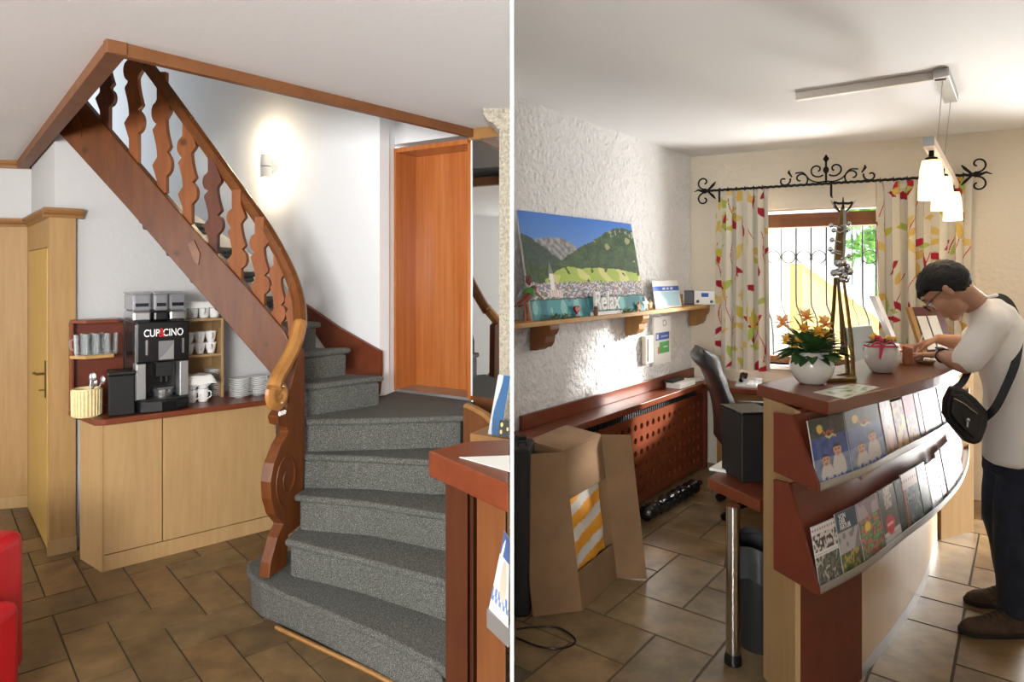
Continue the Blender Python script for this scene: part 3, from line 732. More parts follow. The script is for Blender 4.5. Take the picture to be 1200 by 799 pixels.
# coffee machine
MX = frame((-2.227, 3.846, ZT), (0.75, 0.66)); d90 = Vector((-0.66, 0.75, 0))
cmh = thing('coffee_machine', 'large black automatic coffee machine with clear hoppers on the worktop', 'coffee machine', (-2.25, 4.0, ZT))
W_ = 0.285
MB(MX).box(0, W_, 0.10, 0.31, 0.0, 0.535).build('body', M['black'], cmh, bevel=0.006)
m = MB(MX); m.slab([(-0.012, 0.10), (-0.012, 0.0), (0.03, -0.05), (0.12, -0.075), (0.20, -0.07), (0.28, -0.03), (W_ + 0.012, 0.02), (W_ + 0.012, 0.10)], 0, 0.07); m.build('drip_tray', M['black'], cmh, bevel=0.008)
MB(MX).box(0.02, W_ - 0.02, -0.045, 0.08, 0.0705, 0.076).build('drip_grid', M['black_matte'], cmh)
hd = MB(MX).box(-0.004, W_ + 0.004, -0.012, 0.10, 0.29, 0.538).build('head', M['black'], cmh, bevel=0.012, seg=3)
for a, b in ((0.0, 0.05), (W_ - 0.05, W_)): MB(MX).box(a, b, -0.004, 0.10, 0.075, 0.288).build('side_panel', M['alu'], cmh, bevel=0.004)
MB(MX).box(-0.007, 0.006, 0.0, 0.012, 0.075, 0.52).build('edge_strip', M['silver'], cmh)
m = MB(MX); m.box(0.11, 0.20, 0.02, 0.10, 0.20, 0.289); m.tube([(0.14, 0.03, 0.2), (0.14, 0.03, 0.165)], 0.009); m.tube([(0.17, 0.03, 0.2), (0.17, 0.03, 0.165)], 0.009); m.build('spout', M['black_matte'], cmh, bevel=0.004)
m = MB(MX); m.lathe([(0.05, 0.071), (0.055, 0.12), (0.05, 0.125)], (0.155, 0.06, 0), 20); m.box(0.11, 0.20, 0.0, 0.006, 0.128, 0.134); m.build('cup_rest', M['silver'], cmh)
dp = MB(MX).box(0.115, 0.20, -0.0145, -0.012, 0.305, 0.42).build('display', M['smoke'], cmh)
MB(MX).prism([(0.12, -0.0155, 0.31), (0.197, -0.0155, 0.31), (0.197, -0.0155, 0.40)], (0, 0.001, 0)).build('modelled_screen_glare', M['alu'], dp)  # pale metal triangle modelling a reflection on the display
for q in (0.045, 0.245):
    MB(MX).box(q, q + 0.012, -0.0145, -0.012, 0.34, 0.43).build('button_row', M['silver'], cmh)
TX = MX @ Matrix.Translation((0, -0.013, 0)) @ Matrix.Rotation(math.pi / 2, 4, 'X')
text('lettering', 'CUP', 0.062, TX @ Matrix.Translation((0.078, 0.468, 0)), M['white_matte'], hd, sx=0.72)
text('lettering', '&', 0.076, TX @ Matrix.Translation((0.132, 0.468, 0.001)), M['red'], hd, sx=0.72)
text('lettering', 'CINO', 0.062, TX @ Matrix.Translation((0.196, 0.468, 0)), M['white_matte'], hd, sx=0.72)
for a, b, y0 in ((-0.01, 0.09, 0.05), (0.10, 0.18, 0.03), (0.19, 0.285, 0.05)):
    MB(MX).box(a, b, y0, 0.305, 0.538, 0.60).build('hopper_base', M['silver'] if a != 0.10 else M['black'], cmh, bevel=0.012)
    h = MB(MX).box(a, b, y0, 0.305, 0.60, 0.705).build('hopper', M['smoke'], cmh, bevel=0.014, seg=3)
    MB(MX).box(a + 0.015, b - 0.015, y0 - 0.004, y0 + 0.004, 0.628, 0.648).build('hopper_latch', M['black'], h)
    MB(MX).box(a - 0.002, b + 0.002, y0 - 0.002, 0.307, 0.702, 0.714).build('hopper_lid', M['smoke'], h, bevel=0.004)

# black countertop bin left of the machine
q = atz(127, 489, ZT); BX = frame(q, (0.82, 0.57))
bb = thing('countertop_bin', 'squat black lidded box between cutlery cup and coffee machine', 'bin', q)
MB(BX).box(0, 0.135, 0, 0.16, 0, 0.235).build('body', M['black'], bb, bevel=0.008)
MB(BX).box(-0.004, 0.139, -0.004, 0.164, 0.235, 0.258).build('lid', M['black'], bb, bevel=0.007, seg=3)
# ribbed cutlery cup with spoons, orange cup behind
q = atz(101, 489.5, ZT); q.y += 0.05; q.x -= .03
cc = thing('cutlery_cup', 'ribbed cream wooden cup holding spoons at the left end of the worktop', 'cup', q)
m = MB(); prof = [(0.0, 0.002), (0.066, 0.0), (0.072, 0.01), (0.074, 0.155), (0.070, 0.162), (0.064, 0.155), (0.06, 0.02), (0.0, 0.018)]
m.lathe(prof, q, 40)
for k in range(26):
    a = 2 * math.pi * k / 26; m.tube([q + Vector((math.cos(a) * .0725, math.sin(a) * .0725, .008)), q + Vector((math.cos(a) * .0745, math.sin(a) * .0745, .155))], 0.0055, 5)
m.build('body', mat('cream_wood', (214, 196, 146), 0.6, var=.06, vs=30), cc, smooth=True)
for k, (dx, dy, an) in enumerate(((0.01, 0.0, 0.22), (0.03, 0.01, 0.35), (-0.01, 0.02, 0.1), (0.04, -0.02, 0.15))):
    b0 = q + Vector((dx * .3, dy * .3, 0.03)); tp = b0 + Vector((math.sin(an) * .18 + dx * .5, dy, 0.165 + 0.012 * k))
    sp = MB().tube([b0, b0.lerp(tp, .6), tp], [0.004, 0.004, 0.005], 6); sp.ball(tp, (0.016, 0.007, 0.026), 10, 8)
    o = sp.build('spoon', M['silver'], smooth=True)
    tag(o, 'steel spoon in the ribbed cream cup, ' + ['upright in the middle', 'leaning farthest right', 'leaning to the left', 'leaning to the right at the front'][k], 'spoon', 'spoons in the cutlery cup')
q = atz(88, 484, ZT); q += Vector((0.0, 0.05, 0))
oc = MB().lathe([(0.0, 0), (0.028, 0), (0.036, 0.105), (0.033, 0.105), (0.026, 0.006), (0, 0.006)], q, 20).build('paper_cup', M['orange'], smooth=True); tag(oc, 'small orange paper cup half hidden behind the ribbed cutlery cup', 'cup')

# red wooden wall shelf with glass mugs
rs = thing('glass_shelf', 'small red wooden wall shelf with two boards left of the coffee machine', 'shelf', W1.pt(sR + .2, 0.05, 1.1))
SZ0, SZ1 = zat(419, 3.96), zat(378, 3.96)
sa, sb = W1.s_at(81), W1.s_at(143)
MB(W1.frame()).box(sa, sb, 0.034, 0.048, ZT + 0.001, SZ1).build('back_panel', M['red_wood_dark'], rs)
for z, sx_, dpt, mt in ((SZ0, 134, 0.20, 'shelf_wood'), (SZ1, 139, 0.20, 'red_wood')):
    s1_ = W1.s_at(sx_, 0.2)
    MB().slab([W1.pt(sa, 0.049, 0), W1.pt(s1_ + .02, 0.049, 0), W1.pt(s1_, 0.19, 0), W1.pt(sa + 0.06, 0.20, 0), W1.pt(sa - 0.01, 0.12, 0)], z, z + 0.02).build('board', M[mt], rs, bevel=0.003)
MB().prism([W1.pt(sa - .005, 0.034, ZT + .001), W1.pt(sa - .005, 0.034, SZ1), W1.pt(sa + .002, 0.10, SZ1), W1.pt(sa + .002, 0.10, ZT + .001)], (W1.d.x * .01, W1.d.y * .01, 0)).build('side_panel', M['red_wood'], rs)
gm = None
gl = ['leftmost glass mug on the red wall shelf', 'second glass mug from the left on the red wall shelf', 'third glass mug from the left on the red wall shelf', 'fourth glass mug from the left, right end of the red wall shelf',
      'glass mug in the back row of the red shelf, left', 'glass mug in the back row of the red shelf, right']
for i, (px, off) in enumerate(((94, .15), (106.5, .15), (119, .15), (131, .15), (101, .075), (114, .075))):
    s = W1.s_at(px, off); q = W1.pt(s, off, SZ0 + 0.0205)
    if gm is None:
        gm = thing('glass_mug', gl[0], 'mug', q, 'glass mugs on the red shelf')
        MB().lathe([(0, .004), (.026, .0), (.030, .012), (.033, .125), (.0305, .125), (.027, .014), (0, .012)], q, 20).build('body', M['glass'], gm, smooth=True)
        MB().tube([q + Vector((-.018, -.026, .10)), q + Vector((-.028, -.044, .095)), q + Vector((-.029, -.047, .065)), q + Vector((-.026, -.04, .04)), q + Vector((-.018, -.025, .035))], 0.005, 6).build('handle', M['glass'], gm, smooth=True)
    else: dup(gm, q, 0.1 * (i % 3), gl[i])

# beech cubby shelf with cups, saucers and cloths
s262 = W1.s_at(262, 0.23); s205 = W1.s_at(209, 0.23); CZ1 = zat(376, 4.28); CZm = zat(418, 4.28)
cu_ = thing('cubby_shelf', 'open beech cubby shelf with cups right of the coffee machine', 'shelf', W1.pt(s262 - .2, .12, ZT))
for a, b, z0, z1 in ((s205, s262, CZ1, CZ1 + 0.016), (s205, s262, CZm, CZm + 0.016)):
    MB(W1.frame()).box(a, b, 0.016, 0.23, z0, z1).build('board', M['beech'], cu_, bevel=0.002)
MB(W1.frame()).box(s262 - 0.016, s262, 0.016, 0.232, ZT, CZ1 + .016).build('side_panel', M['beech'], cu_, bevel=0.002)
MB(W1.frame()).box(s205, s205 + 0.016, 0.016, 0.232, ZT, CZ1 + .016).build('side_panel', M['beech'], cu_, bevel=0.002)
MB(W1.frame()).box(s205, s262, 0.004, 0.016, ZT, CZ1 + .016).build('back_panel', M['beech'], cu_)
def mug_parts(root, q, r, h, mt, hr=0.3):
    MB().lathe([(0, .003), (r * .75, 0), (r * .85, h * .06), (r, h), (r * .93, h), (r * .78, h * .08), (0, h * .07)], q, 22).build('body', M[mt], root, smooth=True)
    d = Vector((math.cos(hr), math.sin(hr), 0))
    MB().tube(smooth_path([q + d * r * .92 + Vector((0, 0, h * .82)), q + d * r * 1.5 + Vector((0, 0, h * .78)), q + d * r * 1.6 + Vector((0, 0, h * .45)), q + d * r * .86 + Vector((0, 0, h * .22))], 4), r * .11, 6).build('handle', M[mt], root, smooth=True)
gm2 = None
for i, px in enumerate((214, 226, 239, 251)):
    q = W1.pt(W1.s_at(px, .13), .13, CZ1 + 0.0165)
    lb_ = ['white coffee mug on top of the cubby, ' + t for t in ('leftmost', 'second from the left', 'second from the right', 'rightmost, its handle sticking out')][i]
    if gm2 is None: gm2 = thing('coffee_mug', lb_, 'mug', q, 'mugs on top of the cubby'); mug_parts(gm2, q, .034, .10, 'porcelain', -1.3)
    else: dup(gm2, q, 0.9 if i == 3 else 0.1 * i, lb_)
cp = None; k = 0
for row in (0, 1):
    for c_, px in enumerate((221, 234, 247)):
        q = W1.pt(W1.s_at(px, .15), .15, CZm + 0.0165 + row * 0.0725)
        lb_ = 'white cup in the middle of the cubby, %s row, %s' % (('lower', 'upper')[row], ('left', 'centre', 'right')[c_])
        if cp is None:
            cp = thing('coffee_cup', lb_, 'cup', q, 'cups in the cubby'); 
            MB().lathe([(0, .003), (.022, 0), (.024, .008), (.031, .035), (.0365, .072), (.034, .072), (.027, .035), (.018, .012), (0, .01)], q, 22).build('body', M['porcelain'], cp, smooth=True)
            MB().tube(smooth_path([q + Vector((.016, -.029, .06)), q + Vector((.024, -.046, .055)), q + Vector((.023, -.044, .034)), q + Vector((.014, -.026, .03))], 3), .004, 6).build('handle', M['porcelain'], cp, smooth=True)
        else: dup(cp, q, 0.1 * (k % 2), lb_)
        k += 1
m3 = None
for row in (0, 1):
    for c_, (px, off) in enumerate(((224, .30), (238, .30))):
        q = W1.pt(W1.s_at(px, off), off, ZT + 0.0005 + row * .083)
        lb_ = 'tall white mug stacked in front of the cubby, %s %s' % (('lower', 'upper')[row], ('left', 'right')[c_])
        if m3 is None: m3 = thing('tall_mug', lb_, 'mug', q, 'mugs stacked in front of the cubby'); mug_parts(m3, q, .034, .082, 'porcelain', 0.1)
        else: dup(m3, q, -0.2 * c_, lb_)
def draped(name, label, cpt, sx, sy, dx, drop, seed):
    fr = frame(cpt, dx)
    def fn(a, b):
        x, y = (a - .5) * sx, (b - .5) * sy; ex = max(0, abs(x) - sx * .36); ey = max(0, abs(y) - sy * .32)
        z = -drop * min(1, (ex / (sx * .14)) ** 1.3 * .6 + (ey / (sy * .18)) ** 1.3) + 0.006 * noise.noise(Vector((x * 18, y * 18, seed)))
        return fr @ Vector((x * (1 - .1 * min(1, ex * 9)), y * (1 - .35 * min(1, ey * 9)), z))
    o = MB().grid(fn, 28, 20, thick=(0, 0, -0.004)).build(name, M['cloth'], smooth=True)
    return tag(o, label, 'cloth')
q = W1.pt(W1.s_at(236, .13), .13, CZ1 + .0165 + .112)
draped('folded_cloth', 'white tea towel laid over the mugs on top of the cubby', q, .30, .20, W1.d, .04, 1)
q = W1.pt(W1.s_at(231, .29), .29, ZT + .1665 + .008)
draped('folded_cloth', 'white tea towel over the tall mugs in front of the cubby', q, .20, .17, W1.d, .05, 4)
sc = None
for n, px, py, cnt, nm in ((0, 274, 467.5, 9, 'left'), (1, 296, 464.5, 9, 'right'), (2, 250, 470, 12, 'inner')):
    q0 = atz(px, py, ZT); q0 += Vector((0.01, 0.065, 0))
    if n == 2: q0 = W1.pt(W1.s_at(251, .13), .13, ZT); cnt = 13
    for k in range(cnt):
        q = q0 + Vector((0.002 * math.sin(k * 2.1), 0.002 * math.cos(k * 1.7), 0.001 + k * .0142))
        where = {'left': 'stack beside the cubby', 'right': 'stack nearest the stairs', 'inner': 'stack inside the cubby'}[nm]
        lb_ = 'white saucer in the %s, %s' % (where, 'on top' if k == cnt - 1 else ('at the bottom' if k == 0 else '%s from the bottom' % (ordi(k))))
        if sc is None:
            sc = MB().lathe([(0, .003), (.034, 0), (.036, .003), (.060, .010), (.066, .0135), (.064, .0145), (.034, .006), (0, .005)], q * 0, 28).build('saucer', M['porcelain'], smooth=True)
            tag(sc, lb_, 'saucer', 'stacked white saucers'); sc.location = q
        else: dup(sc, q, 0, lb_)

# ================================================================== LEFT HALF: SMALL FIXTURES
q = W4.hit(320, 196, 0.0); sl = thing('wall_lamp', 'white up and down wall sconce glowing on the stairwell wall', 'lamp', q)
hz = zat(184, q.y) - zat(211, q.y)
for z0, z1 in ((-hz * .5, -hz * .04), (0.0, hz * .5)):
    c = W4.pt((Vector((q.x, q.y)) - W4.o).dot(W4.d), 0.06, q.z)
    MB().lathe([(.036, z0), (.040, z0), (.040, z1), (.036, z1)] if 0 else [(.034, z0 + .002), (.041, z0), (.041, z1), (.034, z1 - .002)], c, 24).build('lamp_shade', M['sconce'], sl, smooth=True)
MB(W4.frame((Vector((q.x, q.y)) - W4.o).dot(W4.d), 0, q.z)).box(-.02, .02, 0.0005, .03, -.03, .03).build('bracket', M['sconce'], sl)
c = W4.pt((Vector((q.x, q.y)) - W4.o).dot(W4.d), 0.075, q.z)
light('sconce_up', 'POINT', c + Vector((0, 0, hz * .5 + .05)), 5.0, (1, 0.78, 0.5), size=0.03)
light('sconce_down', 'POINT', c - Vector((0, 0, hz * .5 + .05)), 2.5, (1, 0.78, 0.5), size=0.03)
# mirror right of the door
mi = thing('wall_mirror', 'tall narrow mirror between brown door and stone pillar reflecting the stairs', 'mirror', W6.pt(LW6 + .12, 0, .93))
MB(W6.frame()).box(LW6 + 0.006, LW6 + 0.28, -0.01, 0.006, 0.93, DZ1 - 0.01).build('glass', M['mirror'], mi)
MB(W6.frame()).box(LW6 - 0.004, LW6 + 0.006, -0.01, 0.012, 0.93, DZ1 - 0.01).build('frame', M['white'], mi)
MB(W6.frame()).box(LW6 - 0.004, LW6 + 0.285, -0.01, 0.03, DZ1 - 0.012, DZ1 + 0.075).build('frame_head', M['tan_wood'], mi)

# reception desk end, front right of the left half
zd = 1.10
dk = thing('reception_desk', 'corner of a red topped wooden reception desk right of the stairs', 'desk', (-0.15, 2.1, 0))
K = [(-0.2826, 2.19), (-0.155, 2.32), (-0.010, 2.34), (-0.010, 1.845)]
MB().slab(K, zd - 0.085, zd).build('top', M['red_wood'], dk, bevel=0.006)
fv = (Vector(K[3]) - Vector(K[0])).normalized(); fnn = Vector((-fv.y, fv.x)); fnn = fnn if fnn.y > 0 else -fnn
def dkp(s, off): p = Vector(K[0]) + fv * s + fnn * off; return (p.x, p.y)
MB().slab([dkp(.03, .05), dkp(.16, .05), (-0.10, 2.31), (-0.16, 2.30)], 0, zd - .085).build('corner_panel', M['desk_brown_shaded'], dk)
MB().slab([dkp(.16, .06), dkp(.20, .045), (-0.06, 2.28), (-0.10, 2.31)], 0, zd - .085).build('post', M['desk_brown_shaded'], dk)
MB().slab([dkp(.206, .055), dkp(.355, .055), (-0.016, 2.20), (-0.06, 2.28)], 0, zd - .085).build('front_panel', M['brown_wood'], dk)
p0 = [atz(538, 536, zd + .001), atz(597, 534, zd + .001), atz(597.5, 553, zd + .001)]
o = MB().prism([p0[0], p0[1], p0[2]], (0, 0, 0.0015)).build('flyer', M['paper']); tag(o, 'white printed sheet lying on the red desk top at the stairs', 'paper')

# brochure standing in the desk's rack, facing the stairs
def person_cover(a, b, bg=(60, 84, 150), seed=0):
    """holiday brochure: dark landscape top, water, two people in white shirts, title strokes"""
    c = (38, 44, 42) if b > .72 else (bg if b > .40 else (112, 126, 152))
    n = noise.noise(Vector((a * 9, b * 9, seed)))
    c = tuple(max(0, min(255, x + n * 26)) for x in c)
    for (hx, hy, r) in ((.32, .36, .105), (.68, .47, .115)):
        if ((a - hx) / 1.9) ** 2 * 2.2 + ((b - hy + .26) / 1.5) ** 2 < .022: c = (196, 188, 182)
        if (a - hx) ** 2 + ((b - hy) * 1.25) ** 2 < r * r: c = (198, 146, 116)
        if (a - hx) ** 2 + ((b - hy) * 1.25) ** 2 < (r * 1.14) ** 2 and b > hy + .05: c = (44, 32, 26)
        if abs(b - hy + .05) < .012 and abs(a - hx) < .035: c = (150, 70, 66)
        if abs(b - hy - .015) < .012 and abs(abs(a - hx) - .04) < .016: c = (50, 36, 30)
    if (a - .27) ** 2 + ((b - .84) * 1.3) ** 2 < .0075: c = (214, 176, 84)
    if .34 < a < .66 and abs(b - .765 - .02 * math.sin(a * 40)) < .022 and math.sin(a * 70) > -.55: c = (196, 74, 50)
    if .40 < a < .70 and abs(b - .70 - .014 * math.sin(a * 34)) < .016: c = (214, 190, 120)
    if b < .14 and abs(b - .075 - .02 * math.sin(a * 30)) < .03 and math.sin(a * 55) > -.5: c = (64, 100, 170)
    return lin(c)
def sheet(name, bl, br, tl, cf, label, cat, group=None, th=0.004, nu=60, nv=80, mt='print', back=None):
    bl, br, tl = Vector(bl), Vector(br), Vector(tl); ex, ey = br - bl, tl - bl; n = ex.cross(ey).normalized()
    if n.dot(bl - Vector((0, 0, H))) < 0: n = -n
    if n.dot(Vector((0, 1, 0))) < 0 and back is None: n = -n
    o = MB().grid(lambda a, b: bl + ex * a + ey * b, nu, nv, cf, thick=n * th).build(name, M[mt])
    return tag(o, label, cat, group)
a3 = P(597, 632, 1.73); a0, a1, a2 = P(573, 713, 1.74), P(595.5, 736, 1.67), P(591, 622, 1.79)
bro = MB().grid(lambda a, b: (a0.lerp(a1, a)).lerp(a2.lerp(a3, a), b), 50, 60, lambda a, b: lin((206, 172, 152)) if (a - .6) ** 2 + (b - .45) ** 2 < .06 else (lin((70, 96, 150)) if b > .7 else (lin((96, 120, 164)) if (int(a * 14) + int(b * 10)) % 3 and .12 < b < .3 else lin((206, 208, 206)))), thick=(0, .005, 0)).build('brochure', M['print'])
tag(bro, 'colourful brochure tilted in a holder on the front of the red topped desk', 'brochure')
rk = MB(); dn = Vector((0.012, 0.045, 0)); rk.prism([a0 - Vector((0.006, 0, .0)), a1, a1 - Vector((0, 0, .05)), a0 - Vector((.006, 0, .05))], (0.004, 0.012, 0)); rk.prism([a0 + dn * .5, a1 + dn * .4, a1 + dn * .4 + Vector((0, .12, -.09)), a0 + dn * .5 + Vector((0, .14, -.09))], (0, 0, .004))
rk.build('brochure_holder', M['alu'], dk)
# clear holder with a blue leaflet and a small black card behind the desk
wb = MB().slab([(-0.20, 3.10), (-0.012, 2.99), (-0.012, 3.28), (-0.10, 3.30)], 0.0, zat(505, 3.15)).build('side_cabinet', M['tan_wood']); tag(wb, 'tan wooden cabinet between the stairs and the stone pillar', 'cabinet')
zc = zat(505, 3.15)
b0 = Vector((-0.115, 3.09, zc + .001)); b1 = Vector((-0.055, 3.045, zc + .001))
sheet('leaflet_holder', b0, b1, b0 + Vector((0.048, .08, .27)), lambda a, b: lin((54, 96, 140)) if .3 < a + .15 * math.sin(b * 5) else lin((196, 202, 204)), 'clear leaflet holder with a blue leaflet before the stone pillar', 'leaflet holder', nu=30, nv=30)
c0 = P(587, 523, 2.80); c0 = Vector((-0.062, 3.035, zc + .001)); 
sheet('black_card', c0, c0 + Vector((.046, -.02, 0)), c0 + Vector((0.004, .02, .075)), lambda a, b: lin((240, 206, 120)) if ((a - .25) ** 2 + (b - .72) ** 2 < .016 or (a - .2) ** 2 + (b - .3) ** 2 < .016 or (a - .85) ** 2 + (b - .5) ** 2 < .012) else lin((16, 15, 14)), 'small black card with round yellow lights printed on it', 'card', nu=30, nv=30)
# red armchair at the left edge
sf = thing('red_armchair', 'red leather armchair cut off by the left edge of the picture', 'armchair', (-2.3, 2.4, 0))
def pad(x0, x1, y0, y1, z0, z1, name, bv):
    return MB().box(x0, x1, y0, y1, z0, z1).build(name, M['red_leather'], sf, bevel=bv, seg=4, smooth=True)
xr = u(36) * 2.75
pad(xr - 0.85, xr - .01, 2.55, 2.75, .035, zat(631, 2.62), 'backrest', 0.05)
pad(xr - 0.16, xr + .125, 1.95, 2.545, .035, .43, 'armrest', 0.045); pad(xr - 0.85, xr - 0.69, 1.95, 2.54, .035, .50, 'armrest', 0.045)
pad(xr - 0.685, xr - 0.165, 1.93, 2.545, .14, .42, 'seat_cushion', 0.05)
for x, y in ((xr - .08, 2.0), (xr - .77, 2.0), (xr - .08, 2.68), (xr - .77, 2.68)): MB().lathe([(.018, 0), (.024, .04)], (x, y, 0), 12).build('leg', M['black_matte'], sf)
# ================================================================== RIGHT HALF: BUILT-INS
EX9 = Vector((W9.d.x, W9.d.y, 0)); N9 = Vector((W9.n.x, W9.n.y, 0)); EX8 = Vector((W8.d.x, W8.d.y, 0)); N8 = Vector((W8.n.x, W8.n.y, 0)); EZ = Vector((0, 0, 1))
# radiator ledge along the plaster wall
lg = thing('wall_ledge', 'long red wooden ledge along the rough white wall above the radiator cover', 'ledge', W9.pt(1.2, .1, .7))
a = W9.pt(-0.27, .21, 0)
MB().slab([(0.008, a.y), W9.pt(2.36, .21, 0), W9.pt(2.45, .012, 0), W9.pt(0.02, .012, 0), (0.008, 3.885)], .712, .755).build('board', M['red_wood'], lg, bevel=0.004)
MB(W9.frame()).box(0.03, 2.585, .012, .032, .756, .845).build('upstand', M['red_wood'], lg, bevel=0.003)
# perforated radiator cover
rc = thing('radiator_cover', 'red perforated wooden radiator cover under the wall ledge', 'radiator cover', W9.pt(1.4, .17, 0))
cell, r = 0.0945, 0.0235; s0 = 0.30; ncol, nrow = 22, 6; z0 = 0.05
mb = MB(W9.frame())
def ring_cell(x, z):
    n = 12; inn_ = []; out_ = []
    for k in range(n):
        t = 2 * math.pi * (k + .5) / n; c, s = math.cos(t), math.sin(t); f_ = (cell / 2) / max(abs(c), abs(s))
        inn_.append((x + r * c, z + r * s)); out_.append((x + f_ * c, z + f_ * s))
    for o_ in (.172, .156):
        v = [(p[0], o_, p[1]) for p in inn_] + [(p[0], o_, p[1]) for p in out_]
        mb.add(v, [(k, (k + 1) % n, n + (k + 1) % n, n + k) for k in range(n)])
        cr = [(x + sx * cell / 2, o_, z + sz * cell / 2) for sx, sz in ((1, 1), (-1, 1), (-1, -1), (1, -1))]
        for q_, ids in zip(cr, ((0, 2 - 1), (3 + 1, 3), (6, 7), (9, 10))):
            i0 = [k for k in range(n) if (out_[k][0] - x) * (q_[0] - x) > 0 and (out_[k][1] - z) * (q_[2] - z) > 0]
            e = sorted(i0, key=lambda k: (out_[k][0] - q_[0]) ** 2 + (out_[k][1] - q_[2]) ** 2)[:2]
            mb.add([(out_[e[0]][0], o_, out_[e[0]][1]), q_, (out_[e[1]][0], o_, out_[e[1]][1])], [(0, 1, 2)])
    v = [(p[0], .172, p[1]) for p in inn_] + [(p[0], .156, p[1]) for p in inn_]
    mb.add(v, [(k, (k + 1) % n, n + (k + 1) % n, n + k) for k in range(n)])
for i in range(ncol):
    for j in range(nrow): ring_cell(s0 + cell * (i + .5), z0 + cell * (j + .5) + 0.005)
sE_ = s0 + cell * ncol; zE = z0 + cell * nrow + 0.005
mb.box(s0, sE_, .156, .172, .015, z0 + .005); mb.box(s0, sE_, .156, .172, zE, zE + .03); mb.box(sE_, 2.44, .156, .172, .015, zE + .03)
mb.build('perforated_panel', M['red_wood'], rc)
MB(W9.frame()).box(2.44, 2.47, .02, .20, 0, .71).build('end_board', M['red_wood_dark'], rc)
MB(W9.frame()).box(0.28, 0.30, .02, .172, 0, .71).build('end_board', M['red_wood_dark'], rc)
rad = MB(W9.frame()); rad.box(0.32, 2.42, .03, .10, .10, .66)
for k in range(60): rad.box(0.33 + k * .035, 0.345 + k * .035, .10, .125, .10, .69)
tag(rad.build('radiator', M['black_matte']), 'dark finned radiator showing in the slot behind the perforated cover', 'radiator')
# shelf under the picture
sh = thing('wall_shelf', 'long light wooden wall shelf on scrolled brackets under the landscape picture', 'shelf', W9.pt(1.1, .1, 1.4))
a = W9.pt(-0.24, .19, 0)
MB().slab([(0.008, a.y), W9.pt(2.55, .19, 0), W9.pt(2.55, .012, 0), W9.pt(.02, .012, 0), (0.008, 3.885)], 1.39, 1.42).build('board', M['shelf_wood'], sh, bevel=0.004)
for px in (640, 748, 821):
    s = W9.s_at(px, .10)
    pr = [(0.012, 1.389), (.165, 1.389), (.165, 1.36), (.15, 1.33), (.135, 1.32), (.13, 1.28), (.11, 1.25), (.085, 1.245), (.06, 1.23), (.012, 1.225)]
    MB().prism([W9.pt(s - .05, y, z) for y, z in pr], EX9 * .10).build('bracket', M['brown_wood'] if px == 640 else M['tan_wood'], sh, bevel=0.003)
# landscape picture on canvas
def hill(a, pts):
    for (x0, y0), (x1, y1) in zip(pts[:-1], pts[1:]):
        if x0 <= a <= x1:
            t = (a - x0) / (x1 - x0); return y0 + (y1 - y0) * t * t * (3 - 2 * t) if 0 else y0 + (y1 - y0) * t
    return pts[-1][1]
def scenery(a, b):
    N = lambda k, s=0: noise.noise(Vector((a * k * 1.5, b * k, s)))
    c = (58 + 70 * (1 - b) * 1.6, 118 + 70 * (1 - b), 206 + 14 * (1 - b))
    rock = hill(a, [(0, .70), (.06, .74), (.12, .755), (.22, .77), (.30, .765), (.36, .74), (.44, .66), (1, .5)]) + .012 * N(20)
    if b < rock and a > .09: k2 = max(0, min(1, .5 + N(26, 3) * 1.4)); c = (112 + 50 * k2, 114 + 48 * k2, 120 + 44 * k2)
    lf = hill(a, [(0, .79), (.06, .75), (.16, .66), (.25, .56), (.34, .48), (1, .3)]) + .012 * N(26)
    if b < lf: k2 = max(0, min(1, .5 + N(34) * 1.2)); c = (42 + 16 * k2, 64 + 18 * k2, 58 + 12 * k2)
    rt = hill(a, [(0, .44), (.25, .53), (.33, .60), (.45, .69), (.58, .77), (.70, .86), (.80, .92), (.88, .935), (1, .92)]) + .016 * N(24, 2)
    if b < rt:
        n = .6 * N(40, 5) + .5 * N(11, 5); k2 = max(0, min(1, .5 + n * 1.3)); c = (42 + 26 * k2, 68 + 30 * k2, 46 + 14 * k2)
        if b > .82 and n > .25: c = (150, 156, 150)
        if N(12, 8) > .42 and b > .55: c = (146, 150, 110)
    fo = .50 + .03 * N(9, 4)
    if b < fo: c = (58, 84, 40) if N(30, 1) > 0 else (42, 66, 34)
    me = hill(a, [(0, .36), (.14, .37), (.22, .45), (.32, .49), (.42, .47), (.55, .48), (.75, .47), (1, .42)]) + .008 * N(20)
    if b < me and a > .12:
        c = (164, 186, 84) if N(7, 2) > -.15 else (204, 206, 130)
        if N(16, 6) > .38: c = (60, 88, 44)
    vi = .335 + .02 * N(10, 9)
    if b < vi:
        h = math.sin(math.floor(a * 95) * 12.9 + math.floor(b * 88) * 78.2) * 43758.5; h -= math.floor(h)
        c = (204, 204, 212) if h > .66 else ((128, 128, 150) if h > .32 else ((96, 122, 84) if h > .16 else (172, 130, 122)))
    if .155 < a < .185 and .22 < b < .44: c = (236, 236, 234)
    if b > .42 and b < .54 and abs(a - .17) < .018 * (.54 - b) / .12: c = (120, 124, 128)
    if .14 < a < .235 and .20 < b < .27: c = (196, 170, 172) if int(a * 120) % 2 else (230, 222, 220)
    sh_ = .185 + .012 * N(14, 3)
    if b < sh_:
        s = N(5, 11) + .35 * math.sin(a * 60); c = (72, 150, 160) if s > 0 else (44, 116, 128)
        if s > .55: c = (130, 190, 190)
        if abs(b - sh_) < .012: c = (46, 74, 60)
    return lin(c)
bl = W9.hit(626, 372, .15); tl_ = W9.hit(607, 246, .018); bl.z = 1.4215
br = W9.pt(1.40, .15, 1.4215); ey = tl_ - bl; ex = br - bl; nn = ex.cross(ey).normalized(); nn = nn if nn.dot(N9) > 0 else -nn
